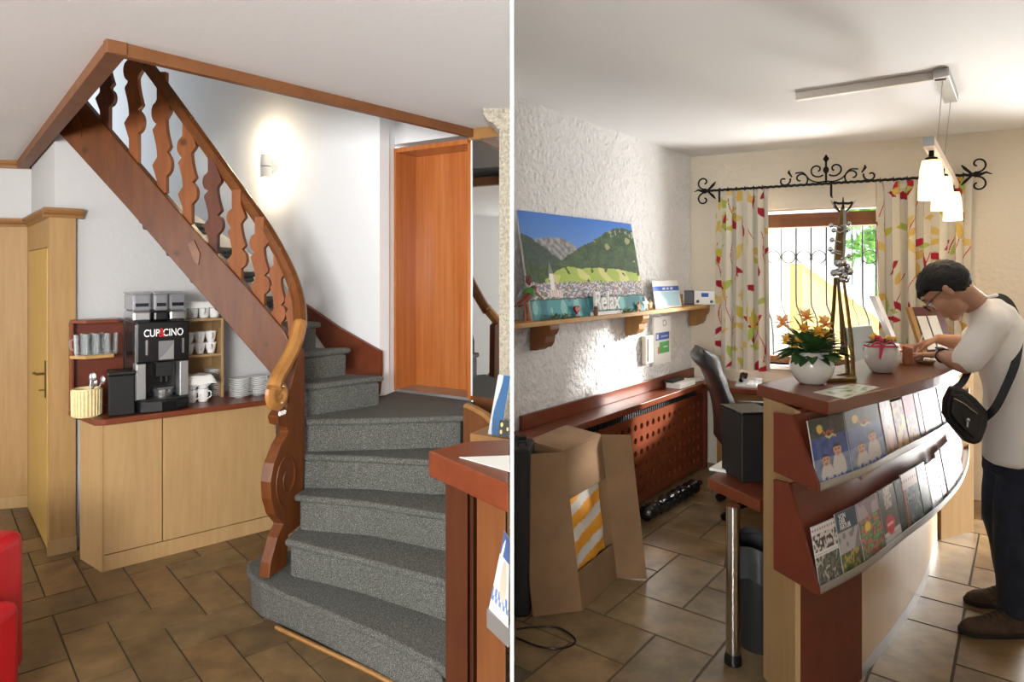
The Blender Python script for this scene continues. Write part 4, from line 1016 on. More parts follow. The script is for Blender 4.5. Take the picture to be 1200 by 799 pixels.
pic = MB().grid(lambda a, b: bl + ex * a + ey * b, 260, 170, scenery, thick=-nn * 0.022).build('landscape_picture', M['canvas'])
tag(pic, 'wide unframed canvas print of an alpine lake village leaning on the wall shelf', 'picture')
# things on the shelf
zs = 1.4205
q = W9.pt(W9.s_at(620, .165), .165, zs)
bd = thing('bird_figurine', 'colourful metal bird ornament at the left end of the wall shelf', 'ornament', q)
sc_ = W9.hit(620, 340, .165).y / F
def bp(px, py, o=.165): return W9.hit(px, py, o)
mb = MB(); mb.tube(smooth_path([bp(602, 359), bp(608, 357), bp(614, 352), bp(619, 346), bp(624, 340), bp(627, 336)], 4), [.006] * 4 + [.016] * 5 + [.022] * 5 + [.020] * 5 + [.012] * 2, 10); mb.build('body', mat('russet_metal', (112, 50, 34), .4, .3), bd, smooth=True)
mb = MB(); mb.ball(bp(620, 343), (.034, .022, .032), 14, 10); mb.build('breast', mat('green_enamel', (62, 124, 48), .35), bd, smooth=True)
mb = MB(); mb.ball(bp(624, 338), .016, 12, 8); mb.build('head', mat('dark_green_enamel', (40, 80, 40), .35), bd, smooth=True)
mb = MB(); mb.tube([bp(626, 341), bp(632, 346), bp(638, 352)], [.012, .007, .002], 8); mb.build('beak', M['tan_wood'], bd, smooth=True)
for dx, dy in ((-4, -12), (-1, -13), (2, -12)):
    MB().tube([bp(621, 334), bp(620 + dx * .7, 330), bp(620 + dx, 335 + dy)], [.005, .008, .003], 6).build('crest_feather', mat('crest', (116, 44, 50), .5), bd, smooth=True)
for dx in (0, 4):
    MB().tube([bp(614 + dx, 352), bp(616 + dx, 366), Vector((*bp(616 + dx, 366).xy, zs + .004)), Vector((*bp(621 + dx, 366).xy, zs + .004))], .0035, 6).build('leg', M['orange'], bd, smooth=True)
q = W9.pt(W9.s_at(676, .16), .16, zs)
ht = thing('heart_ornament', 'red glass heart on a small silver foot on the wall shelf', 'ornament', q)
MB().lathe([(0, 0), (.022, 0), (.024, .010), (.014, .022), (0, .022)], q, 16).build('foot', M['silver'], ht, smooth=True)
mb = MB(); pts = []
for k in range(26):
    t = 2 * math.pi * k / 26; pts.append(q + Vector((0, 0, .05)) + EX9 * (.0019 * 16 * math.sin(t) ** 3) + EZ * .0019 * (13 * math.cos(t) - 5 * math.cos(2 * t) - 2 * math.cos(3 * t) - math.cos(4 * t)))
mb.prism([p - N9 * .008 for p in pts], N9 * .016); mb.build('heart', mat('red_glass', (150, 18, 30), .1, coat=.6), ht, bevel=.005, seg=3)
# RELAX letters on a base
rx = thing('word_sign', 'white wooden letter sign reading Relax standing on the wall shelf', 'sign', W9.pt(W9.s_at(709, .16), .16, zs))
sA, sB = W9.s_at(693, .16), W9.s_at(727, .16)
MB(W9.frame()).box(sA, sB, .150, .178, zs, zs + .022).build('base', M['white_matte'], rx, bevel=.003)
TX = W9.frame((sA + sB) / 2, .164, zs + .022) @ Matrix.Rotation(math.pi / 2, 4, 'X')
# letters face the room: x along the wall, y up
Mx = Matrix((( W9.d.x, 0, W9.n.x, 0), (W9.d.y, 0, W9.n.y, 0), (0, 1, 0, 0), (0, 0, 0, 1)))
pc = W9.pt((sA + sB) / 2, .162, zs + .088)
text('letters', 'Relax', .175, Matrix.Translation(pc) @ Mx, M['white_matte'], rx, ext=.008, sx=.86)
# star ornaments
for i, (px, rr_, nm_, m_) in enumerate(((747, .042, 'small wooden star, left of the three stars on the shelf', 'shelf_wood'), (757, .058, 'large pale wooden star, middle of the three stars on the shelf', 'white_matte'), (765, .046, 'wooden star, right of the three stars on the shelf', 'shelf_wood'))):
    c = W9.pt(W9.s_at(px, .15), .145 + .016 * (i == 0) - .016 * (i == 2), zs + rr_ * .82); pts = []
    for k in range(10):
        t = math.pi / 2 + 2 * math.pi * k / 10; rad_ = rr_ if k % 2 == 0 else rr_ * .46; pts.append(c + EX9 * rad_ * math.cos(t) + EZ * rad_ * math.sin(t))
    o = MB().prism([p - N9 * .006 for p in pts], N9 * .012).build('star', M[m_], bevel=.002); tag(o, nm_, 'ornament', 'wooden stars on the shelf')
# green garlands lying along the picture's foot
for nm_, p0, p1 in (('left', 634, 672), ('right', 720, 742)):
    mb = MB(); rr = random.Random(p0)
    sa_, sb_ = W9.s_at(p0, .17), W9.s_at(p1, .17)
    mb.tube([W9.pt(sa_ + (sb_ - sa_) * k / 8, .17 + .008 * math.sin(k * 2), zs + .006) for k in range(9)], .003, 5)
    for k in range(46):
        c = W9.pt(rr.uniform(sa_, sb_), rr.uniform(.157, .185), zs + rr.uniform(.004, .02)); ax = (EX9 * rr.uniform(-1, 1) + N9 * rr.uniform(-.4, .4) + EZ * rr.uniform(-.1, .7)).normalized(); ay = ax.cross(N9).normalized(); L_ = rr.uniform(.018, .034)
        mb.add([c, c + ax * L_ * .5 + ay * L_ * .25, c + ax * L_, c + ax * L_ * .5 - ay * L_ * .25], [(0, 1, 2, 3)])
    tag(mb.build('leaf_garland', M['leaf']), 'green leaf garland on the wall shelf, %s of the Relax sign' % nm_, 'garland')
q = W9.pt(W9.s_at(696, .17), .182, zs); fg = MB(); fg.lathe([(0, 0), (.015, .0), (.018, .02), (.010, .04), (0, .042)], q, 12); fg.ball(q + EZ * .05, .013, 10, 8)
tag(fg.build('gnome_figure', M['brown_wood'], smooth=True), 'tiny dark figure at the left foot of the Relax sign', 'ornament')
# leaning info card and radio
b0 = W9.pt(W9.s_at(769, .12), .12, zs); b1 = W9.pt(W9.s_at(799, .12), .12, zs); t0 = W9.hit(764, 329, .04)
wr = (b1 - b0)
o = MB().grid(lambda a, b: b0 + wr * a + (t0 - b0) * b, 30, 40, lambda a, b: lin((40, 96, 190)) if .62 < b < .78 and not (abs(b - .70) < .03 and (abs(a - .4) < .035 or abs(a - .55) < .035 or abs(a - .7) < .035)) else (lin((176, 212, 226)) if .06 < b < .58 and .08 < a < .95 else lin((236, 238, 238))), thick=-N9 * .006).build('info_card', M['print'])
tag(o, 'white and blue information card with three dots leaning on the wall shelf', 'card')
q = W9.pt(W9.s_at(818, .10), .10, zs)
ra = thing('radio', 'small white and grey radio at the right end of the wall shelf', 'radio', q)
# turned to face the room
RX = frame(q + Vector((-.15, .02, 0)), (.93, -.37))
MB(RX).box(-.04, .115, 0, .09, 0, .125).build('side_speaker', mat('grey_plastic', (84, 86, 92), .4), ra, bevel=.01)
f_ = MB(RX).box(.117, .30, -.012, .09, 0, .125).build('body', M['white'], ra, bevel=.008)
MB(RX).box(.18, .24, -.0135, -.0122, .07, .105).build('display', M['blue'], f_)
for x in (.15, .265): MB(RX @ Matrix.Translation((x, -.012, .03)) @ Matrix.Rotation(math.pi / 2, 4, 'X')).lathe([(.014, 0), (.013, .012), (0, .012)], (0, 0, 0), 14).build('knob', M['black'], f_)
q = W9.pt(W9.s_at(799, .08), .075, zs); o = MB().box(-.012, .012, -.01, .01, 0, .10).build('wooden_peg', M['tan_wood']); o.location = q; tag(o, 'small wooden block between info card and radio on the shelf', 'block')
# intercom and hanging info sign under the shelf
s = W9.s_at(759, .02); ic = thing('wall_intercom', 'narrow beige wall box under the shelf left of the info sign', 'intercom', W9.pt(s, 0, 1.1))
MB(W9.frame()).box(s - .09, s + .05, .012, .05, zat(426, 5.15), zat(393, 5.15)).build('body', mat('beige_plastic', (206, 200, 184), .5), ic, bevel=.008)
MB(W9.frame()).box(s - .06, s - .035, .05, .062, zat(423, 5.15), zat(396, 5.15)).build('handset', M['cloth'], ic, bevel=.006)
i0, i1 = W9.s_at(766, .03), W9.s_at(785.5, .03)
def sign_c(a, b):
    if .5 < b < .66 and .1 < a < .9: return lin((44, 92, 182)) if not (abs(b - .58) < .02 and .4 < a < .8 and math.sin(a * 90) > -.2) and not (abs(a - .2) < .05 and abs(b - .58) < .05) else lin((232, 236, 240))
    if .22 < b < .47 and .3 < a < .9: return lin((84, 178, 92)) if not (abs(b - .35) < .02 and .55 < a < .8) else lin((230, 236, 230))
    if .22 < b < .36 and .22 < a < .42: return lin((214, 96, 60))
    if abs(math.hypot((a - .62) * .6, b - .86) - .06) < .012: return lin((150, 152, 160))
    return lin((238, 238, 236))
zb_, zt_ = zat(426, 5.35), zat(371, 5.35)
o = MB().grid(lambda a, b: W9.pt(i0 + (i1 - i0) * a, .034, zb_ + (zt_ - zb_) * b), 44, 70, sign_c, thick=-N9 * .02).build('info_sign', M['print']); tag(o, 'white information sign with blue and green panels hanging under the wall shelf', 'sign')

# ================================================================== RIGHT HALF: WINDOW DRESSING
rod = thing('curtain_rod', 'black wrought iron curtain rod with scroll ends and a central crest', 'curtain rod', W8.pt(1.1, .12, 2.42))
ra_, rb_ = W8.hit(829, 222, .12), W8.hit(1140, 208, .12); rb_.z = ra_.z = 2.425
tw = []
for k in range(121):
    t = k / 120; tw.append(ra_.lerp(rb_, t) + EZ * .003 * math.sin(t * 260))
MB().tube(tw, .011, 8).build('rod', M['iron'], rod, smooth=True)
def scr(c, sx, sz, r0, a0, turns, name='scroll'):
    return MB().tube(scroll(c, r0, .012, a0, a0 + turns, EX8 * sx, EZ * sz), .007, 6).build(name, M['iron'], rod, smooth=True)
for e, sx in ((ra_, -1), (rb_, 1)):
    for sz in (1, -1):
        scr(e + EX8 * sx * .03 + EZ * sz * .075, sx, sz, .062, -math.pi * .6, 6.2, 'end_scroll')
        MB().tube([e, e + EX8 * -sx * .05 + EZ * sz * .05, e + EX8 * -sx * .07 + EZ * sz * .075], [.008, .012, .004], 6).build('end_leaf', M['iron'], rod, smooth=True)
    MB().tube([e, e + EX8 * sx * .05, e + EX8 * sx * .08 + EZ * .012, e + EX8 * sx * .115 - EZ * .004], [.018, .012, .008, .003], 8).build('end_point', M['iron'], rod, smooth=True)
cc_ = W8.hit(968, 214, .12); cc_.z = 2.425
for sx in (-1, 1):
    scr(cc_ + EX8 * sx * .065 + EZ * .115, sx, 1, .062, -math.pi * .75, 6.6, 'crest_scroll')
    scr(cc_ + EX8 * sx * .19 + EZ * .05, -sx, 1, .062, -math.pi * .3, 5.6, 'crest_scroll')
    scr(cc_ + EX8 * sx * .315 + EZ * .045, sx, 1, .05, math.pi * .9, 5.6, 'crest_scroll')
    MB().tube(smooth_path([cc_ + EZ * .02, cc_ + EX8 * sx * .06 + EZ * .015, cc_ + EX8 * sx * .12 + EZ * .04, cc_ + EX8 * sx * .17 + EZ * .10, cc_ + EX8 * sx * .23 + EZ * .10]), .006, 6).build('crest_stem', M['iron'], rod, smooth=True)
    MB().tube([cc_ + EX8 * sx * .255 + EZ * .07, cc_ + EX8 * sx * .28 + EZ * .11, cc_ + EX8 * sx * .275 + EZ * .13], [.006, .012, .004], 6).build('crest_leaf', M['iron'], rod, smooth=True)
mb = MB(); mb.tube([cc_, cc_ + EZ * .19], .008, 6); mb.tube([cc_ + EZ * .17, cc_ + EZ * .20, cc_ + EZ * .235], [.004, .024, .002], 6); mb.ball(cc_ + EZ * .11, (.022, .022, .03), 10, 8); mb.build('crest_point', M['iron'], rod, smooth=True)
for s in (W8.s_at(974, .12), W8.s_at(843, .12), W8.s_at(1118, .12)):
    q = W8.pt(s, .12, 2.425); MB().tube([q, q - EZ * .10, W8.pt(s, .0, 2.325)], .009, 6).build('bracket', M['iron'], rod, smooth=True)
def leafpat(seed, fw, fh):
    rr = random.Random(seed); items = []
    cols = [(186, 176, 70), (204, 172, 92), (170, 26, 52), (160, 180, 84), (150, 20, 40), (206, 180, 110)]
    for k in range(int(fw * fh * 52)):
        x, y = rr.uniform(0, fw), rr.uniform(0, fh); t = rr.uniform(0, 6.28); L_ = rr.uniform(.055, .088); items.append((x, y, math.cos(t), math.sin(t), L_, L_ * rr.uniform(.55, .75), lin(cols[rr.randrange(6)])))
    tw_ = [(rr.uniform(0, fw), rr.uniform(0, fh), rr.uniform(-1, 1), rr.uniform(0, 6)) for k in range(int(fw * fh * 8))]
    cellz = {}
    for it in items:
        for i in range(int((it[0] - .09) / .1), int((it[0] + .09) / .1) + 1):
            for j in range(int((it[1] - .09) / .1), int((it[1] + .09) / .1) + 1): cellz.setdefault((i, j), []).append(it)
    base = lin((208, 202, 186)); br_ = lin((176, 40, 60))
    def f(x, y):
        for (cx, cy, c, s, L_, w_, col) in cellz.get((int(x / .1), int(y / .1)), ()):
            dx, dy = x - cx, y - cy; p = (dx * c + dy * s) / L_; q_ = (-dx * s + dy * c) / w_
            if abs(p) < 1 and abs(q_) < .5 * (1 - p * p) * (1.15 - .25 * p): return col
        for (cx, cy, k, ph) in tw_:
            dy = y - cy
            if 0 < dy < .3 and abs(x - cx - k * dy * .4 - .02 * math.sin(dy * 16 + ph)) < .0035: return br_
        return base
    return f
def curtain(name, sa_, sb_, z0, z1, fw, folds, label, seed, flare=0):
    cu2 = thing(name, label, 'curtain', W8.pt((sa_ + sb_) / 2, .1, z0), 'leaf print curtains'); f = leafpat(seed, fw, z1 - z0)
    ph = lambda a: 2 * math.pi * folds * a
    def fn(a, b):
        am = .040 * (.55 + .45 * (1 - b)); s = sa_ + (sb_ - sa_) * a + .012 * math.sin(ph(a) * 2 + 1) + flare * (1 - b) * (a - .5)
        return W8.pt(s, .115 + am * math.sin(ph(a) + .7 * math.sin(2.3 * a * 6)) * (1 if b < .96 else .6), z0 + (z1 - z0) * b)
    MB().grid(fn, int(fw * 230), int((z1 - z0) * 190), lambda a, b: f(a * fw, b * (z1 - z0))).build('fabric', M['fabric'], cu2, smooth=True)
    for k in range(int(folds) + 1):
        q = W8.pt(sa_ + (sb_ - sa_) * (k + .5) / (int(folds) + 1), .12, 2.425)
        MB().tube([q + (EX8 * 0 + N8 * math.cos(t) + EZ * math.sin(t)) * .019 for t in [2 * math.pi * i / 14 for i in range(14)]], .003, 5, closed=True).build('curtain_ring', M['iron'], cu2, smooth=True)
curtain('curtain', W8.s_at(839, .1), W8.s_at(899, .1), .87, 2.412, 1.05, 5, 'leaf patterned curtain drawn to the left side of the window', 11, .04)
curtain('curtain', W8.s_at(1024, .1), W8.s_at(1137, .1), .87, 2.412, 1.35, 6, 'leaf patterned curtain drawn to the right of the window behind the writing man', 23, -.06)

# ================================================================== RIGHT HALF: CEILING LAMP
lp = thing('pendant_lamp', 'ceiling lamp with an angled white track and three glowing glass shades on a bar', 'lamp', (2.3, 3.4, ZR))
dl = Vector((.607, .795, 0)).normalized(); nl = Vector((dl.y, -dl.x, 0))
e0 = atz(933, 109, ZR); e1 = atz(1110, 82, ZR)
dv = (e1 - e0).normalized(); dn = Vector((-dv.y, dv.x, 0)); whm = mat('white_metal', (222, 216, 206), .45)
MB().prism([e0 - dn * .02 - EZ * .045, e0 + dn * .02 - EZ * .045, e0 + dn * .02 - EZ * .001, e0 - dn * .02 - EZ * .001], e1 - e0).build('ceiling_track', whm, lp, bevel=.003)
k0 = Vector((2.27, 3.42, ZR)) - dl * .10; k1 = Vector((2.57, 3.80, ZR)) + dl * .06
MB().prism([k0 - nl * .035 - EZ * .045, k0 + nl * .035 - EZ * .045, k0 + nl * .035 - EZ * .001, k0 - nl * .035 - EZ * .001], k1 - k0).build('ceiling_plate', M['alu'], lp, bevel=.003)
zb2 = 2.325; B0 = P(1088, 165, 3.08); B0.z = zb2; B1 = B0 + dl * 1.92; 
MB().prism([B0 - nl * .024 - EZ * .022, B0 + nl * .024 - EZ * .022, B0 + nl * .024 + EZ * .022, B0 - nl * .024 + EZ * .022], B1 - B0).build('bar', mat('pale_wood_bar', (214, 190, 168), .5), lp)
MB().prism([B0 - nl * .024 - EZ * .022 - dl * .004, B0 + nl * .024 - EZ * .022 - dl * .004, B0 + nl * .024 + EZ * .022 - dl * .004, B0 - nl * .024 + EZ * .022 - dl * .004], dl * .004).build('bar_end', M['alu'], lp)
for k in (k0 + dl * .10, k1 - dl * .06):
    t = (k - B0).dot(dl); q = B0 + dl * t; MB().tube([Vector((k.x, k.y, ZR - .045)), Vector((q.x, q.y, zb2 + .02))], .0022, 6).build('cord', M['alu'], lp)
for Y_ in (3.2, 3.75, 4.46):
    t = (Y_ - B0.y) / dl.y; q = B0 + dl * t
    MB().lathe([(.012, -.022), (.012, -.05), (.026, -.055), (.03, -.07), (0, -.07)], q, 16).build('socket', M['iron'], lp, smooth=True)
    MB().lathe([(.028, -.068), (.040, -.07), (.050, -.12), (.056, -.20), (.058, -.262), (.054, -.262), (.052, -.20), (.046, -.12), (.036, -.075)], q, 28).build('lamp_shade', M['shade'], lp, smooth=True)
    light('lamp_bulb', 'POINT', q - EZ * .30, 1.6, (1, .8, .55), size=.04)
# ================================================================== RIGHT HALF: DESKS AND FLOOR THINGS
# desk under the window
wd = thing('window_desk', 'red wooden desk running along the wall under the window', 'desk', W8.pt(1.0, .3, 0))
MB().slab([W8.pt(.02, .03, 0), W8.pt(.24, .40, 0), W8.pt(.66, .40, 0), W8.pt(.72, .66, 0), W8.pt(1.6, .66, 0), W8.pt(1.6, .03, 0)], .712, .755).build('top', M['red_wood'], wd, bevel=.004)
MB(W8.frame()).box(.30, 1.55, .33, .35, 0.0, .711).build('front_panel', M['tan_wood'], wd)
MB(W8.frame()).box(1.55, 1.575, .03, .64, 0.0, .711).build('end_panel', M['tan_wood'], wd)
ZD = .7555
def w8(px, py, z=ZD): return atz(px, py, z)
q = W8.pt(W8.s_at(876, .26), .26, ZD)
ph = thing('desk_phone', 'white desk telephone on the window desk left of the counter', 'telephone', q)
PX = frame(q, (.872, -.49))
MB(PX).prism([(-.085, -.09, 0), (-.085, .09, 0), (-.085, .09, .065), (-.085, -.09, .02)], (.19, 0, 0)).build('base', mat('phone_grey', (206, 210, 212), .4), ph, bevel=.006)
m = MB(PX); m.prism([(-.07, .03, .055), (-.07, .085, .068), (-.07, .085, .10), (-.07, .03, .075)], (.06, 0, 0)); m.tube([(-.04, .06, .09), (-.04, -.07, .055)], .02, 8); m.build('handset', M['black'], ph, bevel=.004)
m = MB(PX)
for i in range(3):
    for j in range(4): m.box(.005 + i * .028, .025 + i * .028, -.07 + j * .026, -.052 + j * .026, .025 + j * .0065, .034 + j * .0065)
m.build('keypad', M['white_matte'], ph)
def flat(name, pts, z, th, mt, label, cat, group=None):
    o = MB().slab([(atz(x, y, z).x, atz(x, y, z).y) for x, y in pts], z, z + th).build(name, M[mt]); return tag(o, label, cat, group)
flat('paper_sheet', [(881, 446), (897, 438), (920, 441), (915, 449)], ZD, .002, 'paper', 'white sheet of paper on the window desk right of the telephone', 'paper')
flat('magazine', [(836, 444), (851, 437), (864, 441), (848, 448)], ZD, .006, 'blue', 'blue magazine on the window desk behind the office chair', 'magazine')
# on the ledge: white box file under a black tray, scattered leaflets
q = W9.pt(W9.s_at(797, .10), .10, .7555); BX = frame(q, (W9.d.x, W9.d.y))
o = MB(BX).box(-.19, .12, -.085, .04, 0, .045).build('paper_box', M['white_matte'], bevel=.003); tag(o, 'flat white box lying on the red wall ledge', 'box')
o = MB(BX).box(-.21, .02, -.03, .06, .0455, .062).build('black_folder', M['black_matte'], bevel=.003); tag(o, 'thin black folder lying on the flat white box', 'folder')
rr = random.Random(9)
for k in range(5):
    s = W9.s_at(804 + k * 5, .12); c = W9.pt(s + .12, .09 + .02 * (k % 2), .756 + .003 * k); d_ = rr.uniform(-.6, .6)
    FX = frame(c, (math.cos(d_ + .8), math.sin(d_ + .8)))
    o = MB(FX).grid(lambda a, b: Vector(((a - .5) * .15, (b - .5) * .10, 0)), 14, 10, lambda a, b: lin((70, 90, 150)) if noise.noise(Vector((a * 5, b * 5, k))) > .05 else lin((214, 216, 224)), thick=(0, 0, .002)).build('leaflet', M['print'])
    tag(o, 'blue and white leaflet fanned out at the far ledge end, %s' % ['bottom one', 'second from the bottom', 'middle one', 'second from the top', 'top one'][k], 'leaflet', 'leaflets on the ledge')
# monitor and tilted panel behind the counter
q = Vector((2.60, 4.77, ZD)); mo = thing('monitor', 'grey flat monitor on the desk behind the flower pots, seen from behind', 'monitor', q)
MX2 = frame(q, (.86, .51))
MB(MX2).slab([(-.10, -.07), (.10, -.07), (.12, .05), (-.12, .05)], 0, .012).build('foot', M['alu'], mo, bevel=.003)
MB(MX2).box(-.025, .025, -.02, .0, .012, .40).build('stand', M['alu'], mo)
MB(MX2).prism([(-.17, -.035, .29), (-.15, .06, .55), (-.15, .09, .55), (-.17, -.005, .29)], (.34, 0, 0)).build('screen', mat('monitor_grey', (140, 150, 158), .4), mo, bevel=.012, seg=3)
pa, pb_ = P(1053, 413.5, 3.78), P(1025, 347, 3.84)
wp = MB().prism([pa, pa + Vector((.035, .02, 0)), pb_ + Vector((.035, .02, 0)), pb_], (.02, .10, .0))
o = wp.build('tilted_panel', M['white']); tag(o, 'thin white panel standing at a slant on the counter behind the ribbon pot', 'panel')
# near return desk with chrome leg
nd = thing('return_desk', 'low red desk return with a chrome leg at the left end of the reception counter', 'desk', (1.15, 3.1, 0))
MB().slab([(.92, 3.04), (1.045, 2.735), (1.30, 2.955), (1.62, 3.42), (1.42, 3.66), (1.18, 3.39)], .69, .74).build('top', M['red_wood'], nd, bevel=.004)
q = atz(859, 778, 0); lgm = MB(); lgm.lathe([(.030, .05), (.030, .69)], (q.x, q.y, 0), 24); lg2 = lgm.build('leg', M['chrome'], nd, smooth=True)
MB().lathe([(.030, 0), (.038, .006), (.036, .035), (.031, .052), (0, .052)], (q.x, q.y, 0), 20).build('foot', M['black'], lg2, smooth=True)
MB().slab([(1.30, 3.0), (1.32, 2.98), (1.6, 3.38), (1.58, 3.40)], 0, .69).build('back_panel', M['tan_wood'], nd)
flat('paper_pad', [(831, 551), (864, 532), (884, 538), (864, 556)], .7405, .012, 'paper', 'white paper pad on the low desk return beside the black case', 'paper')
q = atz(869, 566, .7405); CX2 = frame(q, (.80, -.3))
pcx = thing('black_case', 'upright black computer case on the low desk return', 'computer', q)
MB(frame(q, (.70, .10))).box(0, .17, 0.0, .20, 0, .31).build('case', M['black_matte'], pcx, bevel=.006)
MB(frame(q, (.70, .10))).box(-.004, .174, -.004, .204, .311, .322).build('lid', M['black'], pcx, bevel=.004)
# waste bin
q = Vector((1.13, 2.97, 0)); wb2 = thing('waste_bin', 'dark grey waste bin with a bag under the low desk return', 'bin', q)
MB().lathe([(0, .004), (.085, 0), (.125, .46), (.118, .46), (.08, .012), (0, .012)], q, 24).build('body', mat('bin_grey', (34, 36, 36), .5), wb2, smooth=True)
mb = MB()
def bagfn(a, b):
    t = 2 * math.pi * a; rr_ = .131 + .012 * math.sin(9 * t) * (1 - b) + .012 * (1 - b); return q + Vector((rr_ * math.cos(t), rr_ * math.sin(t), .34 + .14 * b + .01 * math.sin(5 * t)))
mb.grid(bagfn, 40, 5); mb.build('bin_bag', mat('bin_bag_grey', (58, 60, 60), .35), wb2, smooth=True)

# office chair
oc_ = thing('office_chair', 'black leather high backed office chair on castors in front of the window desk', 'chair', (1.80, 4.58, 0))
OC = frame((1.80, 4.58, 0), (.985, -.12))         # x: the way the chair faces
def padfn(side, w0):
    def f(a, b):
        zz_ = .47 + .70 * b; xb = -.285 - .15 * b + .055 * math.sin(b * math.pi) - .03 * b * b; wdt = w0 * (1 - .10 * b - .26 * max(0, b - .78) / .22)
        yy = (a - .5) * wdt; th = .055 * (1 - (2 * a - 1) ** 4) * (1 - max(0, (b - .9) / .1) ** 2 * .9) * (1 - max(0, (.08 - b) / .08) * .8) * (1 + .22 * math.cos(b * 26) * (0 if side < 0 else 1) * .5 + .5 * (b > .78) * math.sin((b - .78) / .22 * math.pi))
        return OC @ Vector((xb + side * (th + .008), yy, zz_))
    return f
mb = MB(); mb.grid(padfn(1, .50), 24, 50); mb.grid(padfn(-1, .50), 24, 50)
for a in (0, 1):
    mb.grid(lambda s_, b: padfn(1, .50)(a, b).lerp(padfn(-1, .50)(a, b), s_), 2, 50)
for b in (0, 1):
    mb.grid(lambda s_, a: padfn(1, .50)(a, b).lerp(padfn(-1, .50)(a, b), s_), 2, 24)
mb.build('backrest', M['leather'], oc_, smooth=True)
MB(OC).box(-.27, .25, -.25, .25, .42, .52).build('seat', M['leather'], oc_, bevel=.045, seg=4, smooth=True)
for sy in (-1, 1):
    pth = smooth_path([OC @ Vector(p) for p in ((-.16, sy * .25, .44), (-.14, sy * .30, .52), (-.16, sy * .30, .66), (-.10, sy * .30, .70), (.16, sy * .30, .69))], 5)
    ar = MB().tube(pth, .018, 8).build('armrest', M['black'], oc_, smooth=True)
    MB(OC).box(-.14, .18, sy * .30 - .03, sy * .30 + .03, .70, .735).build('arm_pad', M['leather'], ar, bevel=.014, seg=3, smooth=True)
MB().lathe([(.028, .12), (.028, .30), (.018, .30), (.018, .42)], OC @ Vector((0, 0, 0)), 16).build('gas_column', M['black'], oc_, smooth=True)
MB(OC).box(-.12, .12, -.1, .1, .395, .425).build('seat_plate', M['black'], oc_)
ca = math.atan2(4.38 - 4.58, 1.337 - 1.80)
for k in range(5):
    a = ca + 2 * math.pi * k / 5; d = Vector((math.cos(a), math.sin(a), 0)); c = Vector((1.80, 4.58, 0)); L_ = .36
    leg = MB().tube([c + d * .02 + EZ * .115, c + d * .2 + EZ * .10, c + d * L_ + EZ * .075], [.032, .026, .018], 8, flat=(1, .8)).build('base_arm', M['black'], oc_, smooth=True)
    n_ = Vector((-d.y, d.x, 0)); w_ = MB()
    for sg in (-1, 1): w_.tube([c + d * L_ + EZ * .028 + n_ * sg * .012, c + d * L_ + EZ * .028 + n_ * sg * .030], .028, 16)
    w_.tube([c + d * L_ + EZ * .028 - n_ * .02, c + d * L_ + EZ * .028 + n_ * .02], .008, 8); w_.tube([c + d * L_ + EZ * .03, c + d * L_ + EZ * .08], .008, 8)
    w_.build('castor', M['black'], leg, smooth=True)
# rolled black bag lying in front of the radiator cover
r0, r1 = Vector((.89, 4.40, .06)), Vector((1.42, 5.02, .06)); nb = 24; pts = [r0.lerp(r1, k / nb) for k in range(nb + 1)]
rb2 = thing('umbrella_bag', 'long shiny black rolled bag lying on the floor under the radiator cover', 'bag', (1.15, 4.7, 0))
MB().tube(pts, [.058 * (0.25 if k in (0, nb) else .82 + .16 * math.sin(k * 2.3) + .04 * math.sin(k * 5)) for k in range(nb + 1)], 14).build('cover', mat('shiny_black_film', (16, 17, 20), .18, bs=30, bstr=.5), rb2, smooth=True)
MB().tube([r1, r1 + Vector((.06, .07, .0))], .018, 10).build('handle', M['black'], rb2, smooth=True)

# cardboard box leaning on the ledge
cbx = thing('cardboard_box', 'open upright cardboard box with flaps leaning on the wall ledge', 'box', (.35, 3.6, 0))
bL, bR = atz(681, 716, 0), atz(722, 678, 0); tL, tR = P(658, 534, 3.22), P(702, 508, 3.62)
bd_ = Vector((bR.x - bL.x, bR.y - bL.y, 0)); bn = Vector((-bd_.y, bd_.x, 0)).normalized()   # bn: away from the room, towards the wall
if bn.dot(N9) > 0: bn = -bn
dep = .22; hh = .79; lean = -N9 * 0 + (Vector((tL.x, tL.y, 0)) - Vector((bL.x, bL.y, 0)))
lean = Vector((-.085, .03, 0)); up = Vector((lean.x, lean.y, hh)); th = .006
def face(o_, e1_, e2_, nrm, name, mt='cardboard', parent=cbx):
    return MB().prism([o_, o_ + e1_, o_ + e1_ + e2_, o_ + e2_], nrm * th).build(name, M[mt], parent)
back_v = bn * dep + EZ * .02
bL0, bR0 = Vector((bL.x, bL.y, .003)), Vector((bR.x, bR.y, .003)); ed = bR0 - bL0
m = MB()
def pr(o_, a_, b_, n_): m.prism([o_, o_ + a_, o_ + a_ + b_, o_ + b_], n_ * th)
pr(bL0 + back_v, ed, up, bn); pr(bL0, back_v, up, -ed.normalized()); pr(bR0, back_v, up, ed.normalized()); pr(bL0, ed, back_v, -EZ * .3); pr(bL0 + up, ed, back_v, EZ)
m.build('body', M['cardboard'], cbx)
face(bL0 + up, ed, -up * .30, -bn, 'flap', 'cardboard_in'); face(bL0, ed, up * .24, -bn, 'flap', 'cardboard_in')
fl = Vector((-.245, -.055, 0)); face(bL0, fl, up, -bn, 'flap', 'cardboard')
fr_ = Vector((.165, -.01, 0)); face(bR0 + EZ * .002, fr_, up, -bn, 'flap', 'cardboard')
def stripe(a, b):
    return lin((222, 152, 44)) if ((b * 3.6 - a * .55) % 1) > .46 else lin((206, 200, 190))
oB = bL0 + up * .20 + back_v * .18 + ed * .04
bgo = MB().grid(lambda a, b: oB + ed * .92 * a + up * .60 * b + bn * (.012 * noise.noise(Vector((a * 4, b * 5, 2)))), 40, 60, stripe, thick=bn * .10).build('striped_bag', M['canvas'])
tag(bgo, 'orange and white striped package inside the open cardboard box', 'package')
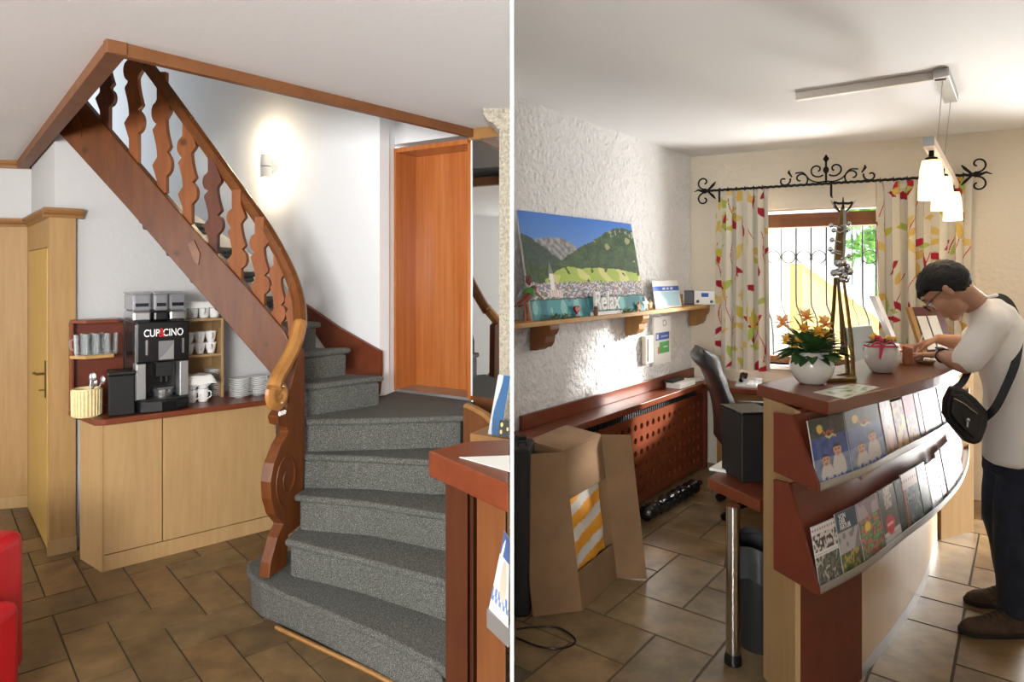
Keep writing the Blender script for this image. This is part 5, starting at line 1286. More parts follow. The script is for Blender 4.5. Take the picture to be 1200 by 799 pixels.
# dark case at the added divider, small wallet on the box, cable on the floor
sc2 = thing('black_suitcase', 'black upright case between added white divider and cardboard box', 'suitcase', (.05, 3.2, 0))
MB().slab([(.010, 3.19), (.085, 3.20), (.12, 3.40), (.010, 3.50)], 0.004, .83).build('body', M['black_matte'], sc2, bevel=.01)
MB().tube([(.03, 3.26, .83), (.03, 3.26, .85), (.07, 3.28, .85), (.07, 3.28, .83)], .006, 6).build('handle', M['black'], sc2, smooth=True)
q = P(612, 535, 3.34); o = MB(frame((.03, 3.36, .8305), (.8, .3))).box(0, .05, 0, .035, 0, .022).build('key_wallet', M['black_matte'], bevel=.003)
tag(o, 'tiny dark wallet lying on top of the black upright case', 'wallet')
cpts = smooth_path([atz(x, y, .004) for x, y in ((606, 737), (622, 735), (645, 734), (660, 738), (674, 749), (668, 757), (650, 760), (630, 757), (612, 750), (605, 747))], 5)
o = MB().tube(cpts, .004, 6).build('floor_cable', M['black'], smooth=True); tag(o, 'thin black cable looped on the floor before the cardboard box', 'cable')

# ================================================================== RIGHT HALF: RECEPTION COUNTER
ct = thing('reception_counter', 'curved reception counter with red top, light wooden front and two brochure racks', 'counter', (1.6, 3.0, 0))
T = [Vector(p) for p in ((1.151, 2.364), (1.66, 2.74), (2.05, 3.06), (2.38, 3.42), (2.70, 3.82), (2.95, 4.2))]
Tb = [Vector(p) for p in ((2.6, 4.32), (2.3, 3.95), (1.807, 3.43), (1.037, 2.746))]
def sm2(pts, k=5): return [Vector((p.x, p.y)) for p in smooth_path([Vector((p.x, p.y, 0)) for p in pts], k)]
Ts = [T[0]] + sm2(T[0:], 5)[1:]
MB().slab([tuple(p) for p in Ts + Tb], 1.18, 1.23).build('top', M['red_wood'], ct, bevel=.004)
Bc = sm2([Vector(p) for p in ((1.465, 2.715), (1.83, 3.07), (2.195, 3.465), (2.475, 3.82), (2.715, 4.14))], 4)
MB().slab([(1.07, 2.45), (1.085, 2.44), (1.085, 2.735), (1.06, 2.735)], 0, 1.18).build('end_panel', M['beech'], ct)
MB().slab([(1.0855, 2.44), (1.465, 2.715), (1.455, 2.735), (1.0855, 2.47)], 0, 1.18).build('dark_panel', M['red_wood_dark'], ct)
bi = [Vector((p.x - .02, p.y + .02)) for p in Bc]
mb = MB()
for a, b, c, d in zip(Bc[:-1], Bc[1:], bi[1:], bi[:-1]): mb.slab([tuple(a), tuple(b), tuple(c), tuple(d)], .065, 1.18)
mb.build('front_panel', M['beech'], ct)
mb = MB()
for a, b, c, d in zip(Bc[:-1], Bc[1:], bi[1:], bi[:-1]): mb.slab([tuple(a), tuple(b), tuple(c), tuple(d)], .0, .064)
mb.build('kick_plate', M['alu'], ct)
bk_ = [(1.0855, 2.735), (1.38, 2.98), (1.70, 3.30), (2.1, 3.72), (2.45, 4.15)]
mb = MB()
for a, b in zip(bk_[:-1], bk_[1:]): mb.slab([a, b, (b[0] + .015, b[1] - .015), (a[0] + .015, a[1] - .015)], 0, 1.18)
mb.build('back_panel', M['tan_wood'], ct)
MB().slab([(2.74, 4.14), (3.04, 4.27), (2.99, 4.42), (2.70, 4.32)], 0, 1.18).build('far_end', M['beech'], ct)
lc = sm2([Vector(p) for p in ((1.104, 2.318), (1.39, 2.53), (1.661, 2.775), (2.05, 3.12), (2.415, 3.496), (2.73, 3.88), (3.02, 4.28))], 6)
def nrm_in(i):
    a = lc[max(0, i - 1)]; b = lc[min(len(lc) - 1, i + 1)]; d = (b - a).normalized(); return Vector((-d.y, d.x))
def rack(z0, hgt, sl, name):
    rk_ = MB(); N_ = len(lc)
    pl_ = []
    for i, p in enumerate(lc):
        n = nrm_in(i); f_ = lambda off, z: Vector((p.x + n.x * off, p.y + n.y * off, z))
        pl_.append([f_(.03, z0), f_(.045 + sl * hgt, z0 + hgt), f_(.055 + sl * hgt, z0 + hgt), f_(.04, z0 - .0)])
    for a, b in zip(pl_[:-1], pl_[1:]):
        for k in range(4): rk_.quad(a[k], b[k], b[(k + 1) % 4], a[(k + 1) % 4])
    r_ = rk_.build(name, M['red_wood_dark'], ct)
    lp_ = MB()
    for a, b, na, nb_ in zip(lc[:-1], lc[1:], [nrm_in(i) for i in range(N_ - 1)], [nrm_in(i) for i in range(1, N_)]):
        lp_.prism([(a.x, a.y, z0), (b.x, b.y, z0), (b.x + nb_.x * .045, b.y + nb_.y * .045, z0), (a.x + na.x * .045, a.y + na.y * .045, z0)], (0, 0, .006))
        lp_.prism([(a.x, a.y, z0), (b.x, b.y, z0), (b.x + nb_.x * .004, b.y + nb_.y * .004, z0), (a.x + na.x * .004, a.y + na.y * .004, z0)], (0, 0, .030))
    lp_.build('lip', M['alu'], r_)
    n = nrm_in(0); p = lc[0]; f_ = lambda off, z: Vector((p.x + n.x * off, p.y + n.y * off, z))
    ck = [f_(0, z0), f_(0, z0 + .03), f_(.05 + sl * hgt, z0 + hgt), f_(.16 + sl * hgt * .2, z0 + hgt), f_(.16, z0 + .02)]
    ck = [f_(0, z0), f_(.004, z0 + .03), f_(.05 + sl * hgt, z0 + hgt), f_(.175, z0 + hgt), f_(.175, z0 + .03)]
    MB().prism(ck, (-.012, -.006, 0)).build('cheek', M['red_wood_dark'], r_)
    return r_
rack(.55, .37, .17, 'lower_rack'); rack(.92, .255, .20, 'upper_rack')
def at_px(px):
    best = 0
    for i in range(len(lc) - 1):
        a, b = lc[i], lc[i + 1]
        pa_, pb2 = CX + F * a.x / a.y, CX + F * b.x / b.y
        if pa_ <= px <= pb2: t = (px - pa_) / (pb2 - pa_); return a.lerp(b, t)
    return lc[0] if px < 960 else lc[-1]
def gen_cover(kind, seed):
    rr_ = random.Random(seed); pal = [lin((rr_.randrange(40, 210), rr_.randrange(40, 190), rr_.randrange(40, 170))) for _ in range(4)]
    def f(a, b):
        n = noise.noise(Vector((a * 5, b * 6, seed * 3.1))); n2 = noise.noise(Vector((a * 12, b * 14, seed)))
        if kind == 'people': return person_cover(a, b, (44, 70, 132), seed)
        if kind == 'nature':
            if b > .70: return lin((52, 70, 92))
            if b > .36: return lin((178, 172, 172)) if n < .12 else lin((128, 124, 132))
            return lin((74, 92, 40)) if n2 > .05 else lin((176, 150, 76)) if n > 0 else lin((56, 60, 44))
        if kind == 'white':
            if b > .86: return lin((216, 208, 204)) if abs(b - .93) > .02 or math.sin(a * 60) < 0 else lin((160, 110, 110))
            if b > .58: return lin((52, 46, 44)) if n2 > .02 else lin((206, 196, 186))
            if b > .50: return lin((224, 220, 214)) if abs(b - .54) > .012 or math.sin(a * 70) < -.2 else lin((120, 110, 104))
            return lin((64, 70, 60)) if n2 > .0 else lin((176, 168, 152)) if n > .1 else lin((104, 104, 92))
        if kind == 'collage':
            if b > .72: return lin((170, 150, 160)) if n > 0 else lin((130, 112, 126))
            if (a - .35) ** 2 + ((b - .56) * 1.8) ** 2 < .02: return lin((232, 200, 64))
            return pal[int((n2 + 1) * 2.4) % 4]
        if kind == 'stone':
            if (a - .42) ** 2 * 1.2 + ((b - .34) * 1.9) ** 2 < .10: return lin((196, 40, 44)) if not (abs(b - .36) < .02 and abs(a - .42) < .2) else lin((232, 190, 180))
            if b < .25: return lin((206, 202, 200)) if abs(b - .16) > .015 or math.sin(a * 50) < -.1 else lin((176, 90, 90))
            if b > .62 and (a - .5) ** 2 + (b - .80) ** 2 < .07: return lin((196, 184, 166)) if n2 > -.1 else lin((120, 110, 100))
            return lin((74, 66, 58))
        if kind == 'dark': return lin((24, 36, 30)) if n2 < .2 else lin((62, 84, 66))
        if kind == 'rock':
            if b > .72: return lin((206, 178, 178)) if abs(b - .86) > .03 or math.sin(a * 44) < 0 else lin((150, 96, 100))
            if a < .10: return lin((176, 92, 74))
            return lin((84, 98, 100)) if n > 0 else (lin((130, 142, 140)) if n2 > 0 else lin((56, 66, 66)))
        if kind == 'gold': return lin((206, 160, 66)) if n > -.05 else lin((128, 84, 60)) if n2 > 0 else lin((176, 130, 96))
        if kind == 'pink': return lin((214, 60, 96)) if b > .55 else pal[int((n2 + 1) * 2.4) % 4]
        if kind == 'portrait':
            if (a - .5) ** 2 + ((b - .72) * 1.2) ** 2 < .035: return lin((202, 160, 128))
            if (a - .5) ** 2 + ((b - .30) * 1.2) ** 2 < .05: return lin((188, 128, 92))
            return lin((112, 72, 60)) if n > 0 else lin((146, 104, 84))
        if kind == 'plain': return lin((228, 230, 232)) if n2 < .3 else lin((150, 170, 200))
        return lin((66, 20, 26))
    return f
NB = {}
def mag(px0, px1, z0, h_, kind, label, seed, grp, lean=.17, w_=None):
    a, b = at_px(px0), at_px(px1); d = (b - a).normalized(); n = Vector((-d.y, d.x))
    if w_: b = a + d * w_
    a = a + n * .008; b = b + n * .008; z = z0 + .0075
    bl_ = Vector((a.x, a.y, z)); ex_ = Vector((b.x - a.x, b.y - a.y, 0)); ey_ = Vector((n.x * lean * h_, n.y * lean * h_, h_)); nrm_ = Vector((n.x, n.y, -lean)).normalized()
    fat = kind in ('people', 'white', 'rock')
    o = MB().grid(lambda s, t: bl_ + ex_ * s + ey_ * t, 56 if fat else 30, 76 if fat else 44, gen_cover(kind, seed), thick=nrm_ * .006).build('magazine', M['print'])
    tag(o, label, 'magazine', grp); return o, bl_, ex_, ey_, nrm_
G1, G2 = 'magazines in the upper rack', 'magazines in the lower rack'
mag(950, 1002, .92, .235, 'people', 'leftmost brochure in the upper rack, two smiling people by blue water', 1, G1)
mag(1004, 1042, .92, .235, 'people', 'second brochure from the left in the upper rack, same smiling couple cover', 1, G1)
mag(1044, 1056, .92, .225, 'portrait', 'brown brochure with faces right of the two smiling couple brochures', 3, G1)
mag(1057, 1069, .92, .21, 'gold', 'golden yellow brochure in the middle of the upper rack', 4, G1)
mag(1070, 1082, .92, .235, 'pink', 'brochure with a pink upper half in the upper rack', 5, G1)
mag(1083, 1088, .92, .235, 'maroon', 'narrow dark red brochure between pink and pale brochures in the upper rack', 6, G1)
mag(1089, 1107, .92, .235, 'rock', 'grey and pale brochure near the right end of the upper rack', 7, G1)
mag(1109, 1121, .92, .235, 'plain', 'white brochure beside the shoulder bag in the upper rack', 8, G1)
mag(965, 991, .55, .215, 'white', 'leftmost leaflet in the lower rack, white with dark photos', 11, G2)
o_, b_, x_, y_, n_ = mag(993, 1016, .55, .225, 'nature', 'leaflet with a dark blue title block in the lower rack', 12, G2)
Mt = Matrix((x_.normalized().to_4d(), y_.normalized().to_4d(), (-n_).to_4d(), (0, 0, 0, 1))).transposed()
for i in range(3):
    for j in range(4):
        pass
def onmag(a, b): 
    m_ = Matrix.Identity(4); X, Y, Z = x_.normalized(), y_.normalized(), -n_; p = b_ + x_ * a + y_ * b - n_ * .0008
    for r_ in range(3): m_[r_][0], m_[r_][1], m_[r_][2], m_[r_][3] = X[r_], Y[r_], Z[r_], p[r_]
    return m_
for k, t_ in enumerate(('VON', 'DER', 'NATUR')): text('title', t_, .026, onmag(.12, .93 - k * .085), M['paper'], o_, ext=.0003, sx=.95, align='LEFT')
mag(1018, 1041, .55, .225, 'collage', 'leaflet with a collage of small colourful pictures in the lower rack', 13, G2)
mag(1043, 1060, .55, .225, 'stone', 'leaflet with a red oval on white in the lower rack', 14, G2)
mag(1061, 1068, .55, .225, 'dark', 'narrow dark green leaflet in the lower rack', 15, G2)
mag(1069, 1086, .55, .235, 'rock', 'leaflet with a pale pink title over grey rocks in the lower rack', 16, G2)
mag(1087, 1096, .55, .235, 'dark', 'dark grey green leaflet right of the rocky cover in the lower rack', 17, G2)
mag(1097, 1108, .55, .215, 'plain', 'pale leaflet left of the dark red leaflet in the lower rack', 18, G2)
mag(1109, 1113, .55, .235, 'maroon', 'narrow dark red leaflet at the bend of the lower rack', 19, G2)
mag(1115, 1123, .55, .235, 'plain', 'white leaflet left end of the bright far section in the lower rack', 20, G2)
mag(1124, 1131, .55, .235, 'plain', 'white leaflet right end of the bright far section in the lower rack', 21, G2)

# on the counter top
ZK = 1.2305
def pot(px, py, r, h, label, name):
    q = atz(px, py, ZK); d = Vector((q.x, q.y, 0)).normalized(); q += d * r * .55
    pt_ = thing(name, label, 'flower pot', q)
    pr_ = [(0, .003), (r * .52, 0), (r * .62, .006), (r * .93, h * .34), (r, h * .55), (r * .93, h * .78), (r * .74, h * .97), (r * .70, h), (r * .64, h * .97), (r * .70, h * .85), (r * .6, h * .84), (0, h * .84)]
    MB().lathe(pr_, q, 36).build('pot', M['cream_pot'], pt_, smooth=True); return pt_, q
def leaf(mb, b, d, L_, w_, cur=.3):
    d = d.normalized(); s = d.cross(EZ); s = s.normalized() if s.length > 1e-3 else Vector((1, 0, 0)); nn_ = s.cross(d)
    vs = []; K = 5
    for i in range(K + 1):
        t = i / K; wd_ = w_ * math.sin(math.pi * (t * .92 + .04)) ; c = b + d * L_ * t - EZ * cur * L_ * t * t
        vs += [c - s * wd_ * .5 + nn_ * wd_ * .15, c, c + s * wd_ * .5 + nn_ * wd_ * .15]
    fs = []
    for i in range(K): fs += [(i * 3, i * 3 + 1, i * 3 + 4, i * 3 + 3), (i * 3 + 1, i * 3 + 2, i * 3 + 5, i * 3 + 4)]
    mb.add(vs, fs)
pt1, q1 = pot(951, 451, .090, .135, 'large round cream flower pot with yellow flowers on the counter', 'flower_pot')
rr = random.Random(2); mb = MB()
for k in range(120):
    a = rr.uniform(0, 6.28); el = rr.uniform(-.1, 1.1); d = Vector((math.cos(a) * math.cos(el), math.sin(a) * math.cos(el), math.sin(el) * .9))
    b0 = q1 + Vector((0, 0, .12)) + d * rr.uniform(.02, .08) * Vector((1, 1, 1)).length / 1.7; leaf(mb, b0, d, rr.uniform(.06, .11), rr.uniform(.03, .05), .25)
for a in (2.6, 3.4, -.3, .3, 5.6): leaf(mb, q1 + Vector((0, 0, .13)), Vector((math.cos(a), math.sin(a) * .5, .25)), .17, .06, .35)
mb.build('foliage', M['leaf'], pt1, smooth=False)
sclq = q1.y / F
def flower(px, py, r, mt, layers, dep=0):
    c = P(px, py, q1.y + dep); st_ = q1 + Vector((0, 0, .13)); view = (Vector((0, 0, H)) - c).normalized() * .6 + EZ * .5 + Vector((rr.uniform(-.4, .4), 0, 0)); view.normalize()
    fm = MB(); s1_ = view.orthogonal().normalized(); s2_ = view.cross(s1_)
    for l in range(layers):
        nP = 6 + l; 
        for k in range(nP):
            t = 2 * math.pi * k / nP + l * .5; d = (s1_ * math.cos(t) + s2_ * math.sin(t)) * (1 - .22 * l) + view * (.15 + .42 * l); leaf(fm, c, d, r * (1 - .12 * l), r * .62, -.1)
    f_ = fm.build('flower', M[mt], pt1)
    mb_ = MB(); mb_.ball(c + view * r * .2, r * .22, 8, 6); mb_.build('flower_eye', M['orange'], f_, smooth=True)
    MB().tube(smooth_path([st_, st_.lerp(c, .55) + Vector((0, 0, .01)), c], 4), .003, 5).build('stem', M['leaf'], f_, smooth=True)
for px, py, r, mt, l in ((917, 379, .045, 'orange_flower', 2), (944, 372, .046, 'orange_flower', 2), (966, 380, .044, 'orange_flower', 2), (943, 386, .034, 'yellow_flower', 3), (958, 390, .035, 'yellow_flower', 3), (968, 395, .036, 'yellow_flower', 3), (934, 403, .040, 'yellow_flower', 4), (921, 399, .030, 'yellow_flower', 3), (950, 402, .026, 'yellow_flower', 2)):
    flower(px, py, r, mt, l, rr.uniform(-.05, .05) - .03)
for px, py in ((929, 377), (922, 392)):
    mb = MB(); leaf(mb, q1 + Vector((0, 0, .15)), P(px, py - 8, q1.y) - q1 - Vector((0, 0, .15)), .16, .035, 0); mb.build('tall_leaf', M['leaf'], pt1)
pt2, q2 = pot(1034, 437.5, .078, .138, 'smaller round cream pot with a pink ribbon on the counter', 'flower_pot')
mb = MB()
for k in range(70):
    a = rr.uniform(0, 6.28); el = rr.uniform(.05, .9); d = Vector((math.cos(a) * math.cos(el), math.sin(a) * math.cos(el), math.sin(el) * .7)); leaf(mb, q2 + Vector((0, 0, .125)) + d * .03, d, rr.uniform(.03, .065), .016, .2)
mb.build('dried_foliage', mat('dried_leaf', (116, 92, 62), .8, var=.3, vs=30), pt2)
for k in range(12):
    a = rr.uniform(0, 6.28); rad_ = rr.uniform(.0, .055); c = q2 + Vector((math.cos(a) * rad_, math.sin(a) * rad_, .152 + rr.uniform(0, .02))); mb = MB(); mb.ball(c, .012, 8, 6)
    mb.build('dried_flower', M[('yellow_flower', 'pink', 'orange_flower')[k % 3]], pt2, smooth=True)
mb = MB(); f0 = P(1034, 405, q2.y - .075); vd = Vector((.02, -.05, 0))
mb.prism([f0 + Vector((-.010, 0, 0)), f0 + Vector((.006, 0, 0)), P(1032, 421, q2.y - .088), P(1030, 420, q2.y - .088)], (0, -.003, 0))
for sx in (-1, 1): mb.tube(smooth_path([f0, f0 + Vector((sx * .03, -.01, .018)), f0 + Vector((sx * .055, -.01, .0)), f0 + Vector((sx * .02, -.006, -.004)), f0], 4), .006, 6, flat=(.5, 1))
mb.tube([f0, f0 + Vector((-.06, 0, -.004)), f0 + Vector((-.085, .0, .004))], .004, 5)
mb.build('ribbon', M['pink'], pt2, smooth=True)
# bell trophy
q3 = atz(985, 445, ZK); q3.y += .03
tr = thing('bell_stand', 'tall bronze stand hung with silver bells beside the large flower pot', 'ornament', q3)
Yt = q3.y + .02; pt3 = lambda x, y, dy=0: P(x, y, Yt + dy)
bs_ = MB().slab([(atz(968, 448, ZK).x, atz(968, 448, ZK).y), (atz(1004, 447, ZK).x, atz(1004, 447, ZK).y), (atz(1000, 434, ZK).x, atz(1000, 434, ZK).y), (atz(975, 435, ZK).x, atz(975, 435, ZK).y)], ZK, ZK + .016).build('base', M['bronze'], tr, bevel=.003)
for p in ([(1000, 442, 0), (998, 400, 0), (993, 360, 0), (988, 325, 0)], [(994, 440, .02), (990, 395, .02), (984, 350, .01), (982, 325, 0)], [(974, 392, .05), (977, 360, .03), (979, 325, 0)]):
    MB().tube([pt3(*x) for x in p], [.011, .009, .008, .007][:len(p)], 8, flat=(1, .6)).build('leg', M['bronze'], tr, smooth=True)
MB().tube([pt3(974, 392, .05), Vector((pt3(972, 440, .05).x, pt3(972, 440, .05).y, ZK + .01))], .009, 8).build('leg', M['bronze_dark'], tr, smooth=True)
MB().tube([pt3(982, 330), pt3(985, 370), pt3(987, 405)], [.005, .006, .007], 6).build('strap', M['bronze_dark'], tr, smooth=True)
mb = MB(); mb.ball(pt3(987.5, 409), (.012, .010, .022), 10, 8); mb.build('tassel', M['bronze_dark'], tr, smooth=True)
bl2 = [(978, 310), (979, 290), (982, 265), (986, 245), (988, 240), (991, 246), (992, 270), (991, 295), (989, 310)]
MB().prism([pt3(x, y) for x, y in bl2], (0, .012, 0)).build('blade', M['bronze'], tr, bevel=.003)
MB().prism([pt3(x, y, -.004) for x, y in ((988, 245), (991.5, 247), (992, 270), (990, 295), (988, 305), (988.5, 270))], (0, .003, 0)).build('bright_edge', M['silver'], tr)
rr = random.Random(4)
for k in range(26):
    x, y = rr.gauss(986, 5.5), rr.uniform(306, 328); x = min(996, max(974, x))
    MB().ball(pt3(x, y, rr.uniform(-.03, .02)), rr.uniform(.011, .018), 10, 7).build('bell', M['silver'] if k % 4 else M['chrome'], tr, smooth=True)
for x, y in ((974, 264), (977, 270), (995, 262), (993, 269), (975, 281), (973, 292), (976, 295), (995, 300)):
    b = pt3(x, y, -.005); mb = MB(); mb.ball(b, .011, 8, 6); mb.tube([b, pt3(985, y + 3)], .003, 5); mb.build('bell', M['silver'], tr, smooth=True)
mb = MB(); mb.tube([pt3(977, 237, 0), pt3(983, 238.5), pt3(988, 238), pt3(994, 238.5), pt3(999, 237)], .006, 6); mb.tube([pt3(988, 245), pt3(988, 231)], [.006, .002], 6)
mb.tube([pt3(977, 237), pt3(980, 243), pt3(984, 248)], .004, 6); mb.tube([pt3(999, 237), pt3(996, 243), pt3(991, 248)], .004, 6); mb.build('crown', M['iron'], tr, smooth=True)
for x0_, y0_, x1_, y1_ in ((973, 234, 979, 246), (1003, 234, 996, 246), (976, 242, 984, 250), (1000, 243, 992, 250)):
    mb = MB(); leaf(mb, pt3(x1_, y1_), pt3(x0_, y0_) - pt3(x1_, y1_), (pt3(x0_, y0_) - pt3(x1_, y1_)).length, .016, 0); mb.build('crown_leaf', M['silver'], tr)
MB().prism([pt3(980, 440, -.03), pt3(996, 436, -.02), pt3(996, 438, -.02), pt3(980, 442, -.03)], (.004, .01, .002)).build('clip', M['bronze'], tr)
# flyer lying on the counter
FB = [atz(953, 460, ZK), atz(990, 468, ZK), atz(1031, 454, ZK), atz(998, 450, ZK)]
fo_ = MB().grid(lambda a, b: (FB[0].lerp(FB[1], a)).lerp(FB[3].lerp(FB[2], a), b) + EZ * .0025, 40, 40, lambda a, b: lin((120, 140, 100)) if noise.noise(Vector((a * 5, b * 5, 3))) > .12 and .08 < a < .92 and .1 < b < .9 else lin((206, 204, 186)), thick=(0, 0, -.002)).build('flyer', M['print'])
tag(fo_, 'pale green printed flyer lying at the front edge of the counter', 'flyer')
# card holder, key dish, writing paper
q = atz(1065, 428, ZK); HX = frame(q, (.87, .5)); ch = thing('card_holder', 'small brown wooden card holder right of the ribbon pot', 'holder', q)
MB(HX).prism([(-.038, 0, 0), (.038, 0, 0), (.038, 0, .085), (-.038, 0, .10)], (0, .012, 0)).build('front', mat('amber_wood', (150, 84, 36), .35, var=.15, vs=20), ch, bevel=.002)
MB(HX).box(-.038, .038, .012, .05, 0, .012).build('base', M['tan_wood'], ch); MB(HX).box(-.038, .038, .045, .055, 0, .07).build('back', M['tan_wood'], ch)
MB(HX).box(-.03, .03, .018, .04, .0125, .06).build('cards', M['paper'], ch)
q = atz(1087, 426, ZK); q.y += .02; kd = thing('key_dish', 'small round dish with keys and coins beside the card holder', 'dish', q)
MB().lathe([(0, .002), (.038, 0), (.046, .010), (.047, .016), (.042, .012), (.036, .007), (0, .006)], q, 28).build('dish', M['tan_wood'], kd, smooth=True)
rr = random.Random(8)
for k in range(9):
    c = q + Vector((rr.uniform(-.028, .028), rr.uniform(-.02, .02), .012 + .004 * (k % 4))); mb = MB()
    if k % 3: mb.lathe([(0, 0), (.010, 0), (.010, .003), (0, .003)], c, 12)
    else: mb.tube([c + Vector((.008 * math.cos(t), .008 * math.sin(t), .004)) for t in [k2 * .52 for k2 in range(12)]], .002, 5, closed=True); mb.box(c.x + .008, c.x + .04, c.y - .003, c.y + .003, c.z, c.z + .003)
    mb.build('key', M['silver'], kd)
fp = [(1072, 420), (1100, 423), (1117, 412), (1086, 409)]
flat('form_sheet', fp, ZK, .0015, 'paper', 'white form the man is writing on at the counter', 'paper')
# leaflet stand behind the man's face
q = P(1104, 404, 3.76); q.z = ZK; ls_ = thing('leaflet_stand', 'framed leaflet stand with white sheets on the counter behind the man', 'stand', q)
LX = frame(q, (.93, .36)); tl2 = .18
def sl2(x, z, y=0): return LX @ Vector((x, y + z * .25 - .0 , z))
MB().prism([sl2(-.15 - .0, .004), sl2(-.115, .004), sl2(-.155, .27), sl2(-.19, .27)], LX.to_3x3() @ Vector((0, .02, 0))).build('frame', M['shelf_wood'], ls_)
MB().prism([sl2(-.115, .004, .01), sl2(.14, .004, .01), sl2(.10, .27, .01), sl2(-.155, .27, .01)], LX.to_3x3() @ Vector((0, .012, 0))).build('backboard', mat('maroon_board', (84, 20, 30), .5), ls_)
for x in (-.11, -.02): MB().prism([sl2(x, .03, -.004), sl2(x + .075, .03, -.004), sl2(x + .045, .22, -.004), sl2(x - .03, .22, -.004)], LX.to_3x3() @ Vector((0, .004, 0))).build('sheet', M['paper'], ls_)
# ================================================================== RIGHT HALF: THE WRITING MAN
fwd = Vector((-.75, .66, 0)).normalized(); lft = Vector((fwd.y * -1, fwd.x, 0)); lft = Vector((-.66, -.75, 0)).normalized()
def ringtube(rings, n=28):
    """rings: (centre xy, z, half width, half depth); an organic tube of ellipses facing fwd"""
    vs = []
    for (cx, cy, z, w_, d_) in rings:
        for k in range(n):
            t = 2 * math.pi * k / n; vs.append(Vector((cx, cy, z)) + lft * (w_ * math.cos(t)) + fwd * (d_ * math.sin(t)))
    N_ = len(rings); fs = [(i * n + k, i * n + (k + 1) % n, (i + 1) * n + (k + 1) % n, (i + 1) * n + k) for i in range(N_ - 1) for k in range(n)]
    fs += [list(range(n))[::-1], [(N_ - 1) * n + k for k in range(n)]]
    return vs, fs
TO = [(2.43, 3.14, .80, .185, .125), (2.43, 3.14, .95, .178, .12), (2.42, 3.14, 1.1, .178, .118), (2.40, 3.14, 1.25, .186, .118), (2.375, 3.15, 1.37, .195, .116), (2.36, 3.16, 1.46, .19, .115), (2.335, 3.165, 1.535, .145, .10), (2.29, 3.17, 1.58, .078, .072)]
shL, elL, wrL = Vector((2.245, 3.035, 1.455)), Vector((2.115, 3.035, 1.272)), Vector((2.165, 3.275, 1.288))
shR, elR, wrR = Vector((2.45, 3.28, 1.455)), Vector((2.40, 3.42, 1.325)), Vector((2.300, 3.49, 1.345))
hipL, knL, anL = Vector((2.43, 3.06, .82)), Vector((2.345, 3.045, .47)), Vector((2.368, 3.06, .10))
hipR, knR, anR = Vector((2.48, 3.24, .82)), Vector((2.48, 3.30, .47)), Vector((2.555, 3.32, .10))
hc = P(1109, 341, 3.13)                         # head centre
hf = Vector((-.80, .60, 0)).normalized(); tilt = math.radians(50)
HXv = hf * math.cos(tilt) - EZ * math.sin(tilt); HZv = EZ * math.cos(tilt) + hf * math.sin(tilt); HYv = HZv.cross(HXv)
HS = 1.09
HR = Matrix((HXv, HYv, HZv)).transposed()
def hp_(x, y, z): return hc + HR @ (Vector((x, y, z)) * HS)
body = MB()
body.add(*ringtube([(a, b, z, w_ * .88, d_ * .86) for a, b, z, w_, d_ in TO]))
nb_ = Vector((2.29, 3.17, 1.53))
body.caps(nb_, hp_(-.035, 0, -.055), .062, .054)
def hball(x, y, z, rx, ry, rz): body.ball(hp_(x, y, z), (rx * HS, ry * HS, rz * HS), 20, 14, R=HR)
hball(-.012, 0, .022, .096, .075, .092); hball(.03, 0, -.045, .058, .056, .066); hball(.062, 0, -.092, .026, .028, .022); hball(.072, 0, .038, .022, .052, .022)
hball(.086, 0, -.058, .011, .022, .007); hball(.085, 0, -.070, .011, .020, .007)
body.caps(hp_(.088, 0, .018), hp_(.110, 0, -.020), .008 * HS, .013 * HS)
for sy in (-1, 1): hball(.098, sy * .012, -.024, .009, .009, .008); hball(.052, sy * .042, -.02, .034, .022, .028); hball(-.008, sy * .077, -.004, .018, .009, .031); hball(-.012, sy * .083, .008, .015, .006, .018)
body.caps(shL, elL, .05, .043); body.caps(elL, elL.lerp(wrL, .35), .043, .044); body.caps(elL.lerp(wrL, .35), wrL, .044, .028)
body.caps(shR, elR, .05, .042); body.caps(elR, elR.lerp(wrR, .35), .042, .043); body.caps(elR.lerp(wrR, .35), wrR, .043, .028)
body.caps(hipL, knL, .075, .052); body.caps(knL, anL, .05, .034); body.caps(hipR, knR, .075, .052); body.caps(knR, anR, .05, .034)
for an, d in ((anL, Vector((-1, .04, 0))), (anR, Vector((-.96, .15, 0)))): body.caps(an + EZ * -.03, an + d * .13 - EZ * .06, .034, .026)
def chain(pts, rs):
    for a, b, r0_, r1_ in zip(pts[:-1], pts[1:], rs[:-1], rs[1:]): body.caps(a, b, r0_, r1_, 10)
# left hand lying on the form, fingers spread and slightly bent
dL = Vector((-.28, .92, -.12)).normalized(); sL = Vector((-.92, -.28, 0)).normalized(); uL = sL.cross(dL); uL = uL if uL.z > 0 else -uL
for o_ in (-.026, -.008, .010, .026): body.caps(wrL + dL * .01 + sL * o_ * .6, wrL + dL * .085 + sL * o_, .017, .013, 10)
kn = wrL + dL * .092
for o_, L_ in ((-.032, .062), (-.011, .076), (.010, .080), (.030, .070)):
    b_ = kn + sL * o_; chain([b_, b_ + dL * L_ * .5 + sL * o_ * .25 + uL * .004, b_ + dL * L_ * .82 + sL * o_ * .4 - uL * .012, b_ + dL * L_ * 1.0 + sL * o_ * .42 - uL * .026], [.0105, .0098, .009, .008])
b_ = wrL + dL * .03 + sL * .030; chain([b_, b_ + sL * .030 + dL * .028, b_ + sL * .042 + dL * .058 - uL * .008], [.013, .011, .009])
